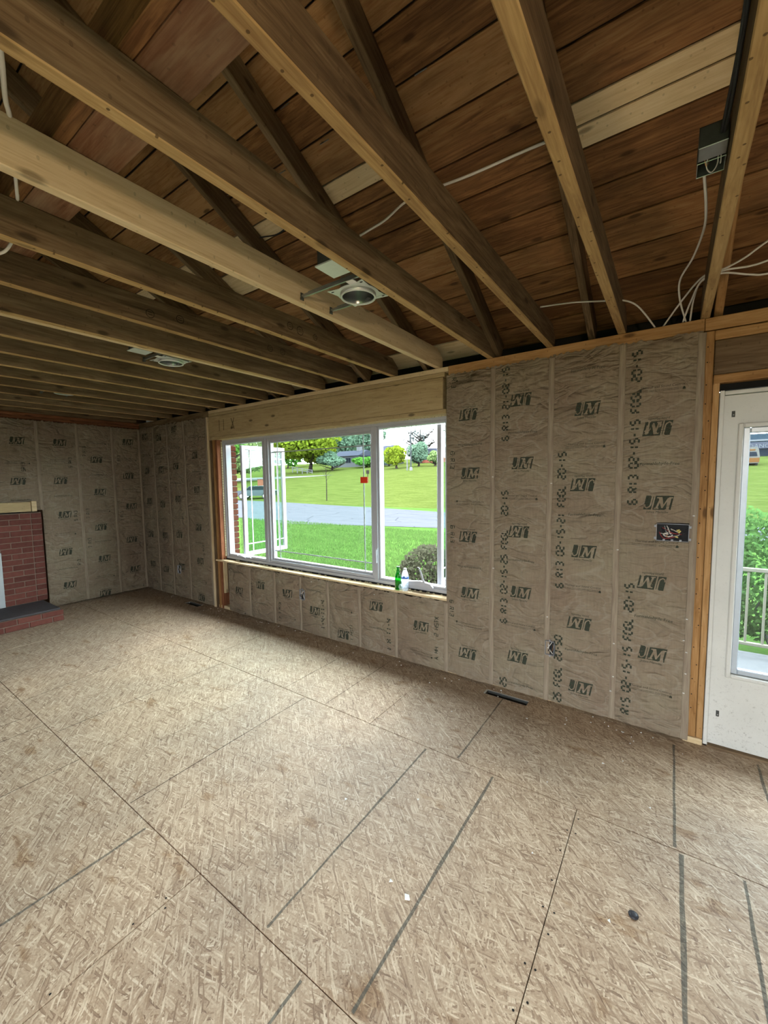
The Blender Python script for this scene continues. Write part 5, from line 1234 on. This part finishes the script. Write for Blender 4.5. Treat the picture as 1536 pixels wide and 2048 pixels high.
# shrub by the window
rr = random.Random(5)
t = empty('bushy_shrub', (3.62, 2.25, -0.6)); tag(t, 'dense twiggy rounded shrub growing right outside the window', 'shrub')
m = MB(); leaves(m, (0, 0, 0.62), (0.50, 0.50, 0.62), 5200, 0.030, rr, 0.55); m.build('foliage', 'leaf_brown', t, fixn=False)
m = MB()
for k in range(40):
    a = rr.uniform(0, 2*PI); q = rr.uniform(.1, .42); m.tube([(0, 0, 0), (math.cos(a)*q*0.5, math.sin(a)*q*0.5, 0.4), (math.cos(a)*q, math.sin(a)*q, rr.uniform(.6, 1.1))], [0.012, 0.008, 0.003], 4)
m.build('twigs', 'bark', t)
# hedge and railing outside the door
t = empty('hedge', (7.9, 3.5, -0.6)); tag(t, 'leafy green hedge behind the porch railing', 'hedge')
m = MB(); 
for k in range(13):
    leaves(m, (-1.5+k*0.27, rr.uniform(-.15, .15), 1.02+rr.uniform(-.06, .06)), (0.36, 0.52, 0.80), 1500, 0.035, rr, 0.65)
m.build('foliage', 'leaf_hedge', t, fixn=False)
m = MB()
for k in range(26):
    x = rr.uniform(-1.6, 1.7); m.tube([(x, rr.uniform(-.3, .2), 0), (x+rr.uniform(-.25, .25), rr.uniform(-.5, .3), 0.5), (x+rr.uniform(-.4, .4), rr.uniform(-.5, .3), 1.0)], [0.022, 0.016, 0.006], 5)
m.build('stems', 'pale_bark', t)
t = empty('porch_railing', (7.9, 2.2, -0.15)); tag(t, 'cream painted porch railing with thin vertical balusters outside the door', 'railing')
MB().box(-1.0, 1.2, -0.018, 0.018, 0.82, 0.855, 0.004).build('top_rail', 'lime_paint', t)
MB().box(-1.0, 1.2, -0.018, 0.018, 0.10, 0.13, 0.004).build('bottom_rail', 'lime_paint', t)
for k in range(17): MB().box(-0.912+k*0.125-0.009, -0.912+k*0.125+0.009, -0.009, 0.009, 0.1305, 0.8195).build('baluster', 'lime_paint', t)
for x in (-1.02, 1.2): MB().box(x-0.02, x+0.02, -0.02, 0.02, 0.0, 0.9, 0.004).build('post', 'lime_paint', t)
# building with sign, van
t = empty('storefront', (22, 72, hgt(72))); tag(t, 'blue-grey commercial building with a lettered sign band seen through the glass door', 'building')
MB().box(-7.4, 12, -2, 6, -1, 2.75).build('facade', 'facade_blue', t)
MB().box(-7.5, 12, -2.3, -1.9, 0.78, 1.62, 0.03).build('sign_band', 'facade_pale', t)
MB().box(-7.5, 12, -2.2, -1.9, 1.78, 2.0).build('string_course', 'house_white', t)
for k in range(8): MB().box(-7.1+k*2.3, -5.3+k*2.3, -2.06, -1.98, -0.4, 0.7).build('shop_window', 'window_dark', t)
V, F = font_mesh('DANCE ALL')
xs = [v[0] for v in V]; m = MB(); m.v = [(-7.3+(v[0]-min(xs))*0.72, -2.33, 0.90+v[1]*0.72) for v in V]; m.f = [tuple(f) for f in F]; m.build('sign_lettering', 'house_white', t, fixn=False)
t = empty('van', (13.1, 55.5, hgt(55.5))); tag(t, 'white and orange van parked before the lettered building', 'van')
m = MB(); m.prism([(-0.85, 0.25), (0.85, 0.25), (0.9, 0.9), (0.78, 1.75), (0.62, 1.95), (-0.62, 1.95), (-0.78, 1.75), (-0.9, 0.9)], 1, -0.2, 4.0); m.build('body', 'van_white', t)
m = MB(); m.prism([(-0.85, 0.35), (0.85, 0.35), (0.88, 0.82), (-0.88, 0.82)], 1, -0.24, -0.2); m.build('bonnet', 'van_orange', t)
m = MB(); m.prism([(-0.68, 1.0), (0.68, 1.0), (0.60, 1.45), (-0.60, 1.45)], 1, -0.24, -0.2); m.build('windshield', 'window_dark', t)
m = MB(); m.box(-0.5, 0.5, -0.23, -0.2, 1.58, 1.74); m.build('roof_sign', 'van_orange', t)
for x in (-0.72, 0.72):
    for y in (0.5, 3.2):
        wv = MB(); wv.lathe([(0.3, -0.1), (0.33, -0.06), (0.33, 0.06), (0.3, 0.1)], 16); wv.v = [(x+v[2], y+v[0], 0.3+v[1]) for v in wv.v]; wv.build('wheel', 'tyre', t)

# ================================================================== TEMPORARY WORK BULB behind the camera
t = empty('pendant_bulb', (7.0, -3.35, 2.46)); tag(t, 'bare temporary bulb hanging from a joist on a black cord', 'lamp')
mb = MB(); mb.tube([(0, 0, 0.0), (0.0, 0, -0.16)], 0.004, 6); mb.build('cord', 'cable_black', t)
mb = MB(); mb.lathe([(0.018, -0.22), (0.022, -0.20), (0.020, -0.16), (0.006, -0.155)], 16); mb.build('socket', 'cable_black', t)
emis('bulb_glow', (1.0, 0.72, 0.42), 60)
MB().lathe([(0.012, -0.222), (0.020, -0.24), (0.031, -0.275), (0.026, -0.300), (0.010, -0.313), (0.001, -0.315)], 20, cap=False).build('bulb', 'bulb_glow', t, True)
ld = bpy.data.lights.new('bulb_light', 'POINT'); ld.energy = 42; ld.color = (1.0, 0.78, 0.52); ld.shadow_soft_size = 0.05
lo = bpy.data.objects.new('bulb_light', ld); COL.objects.link(lo); lo.parent = t; lo.location = (0, 0, -0.36)
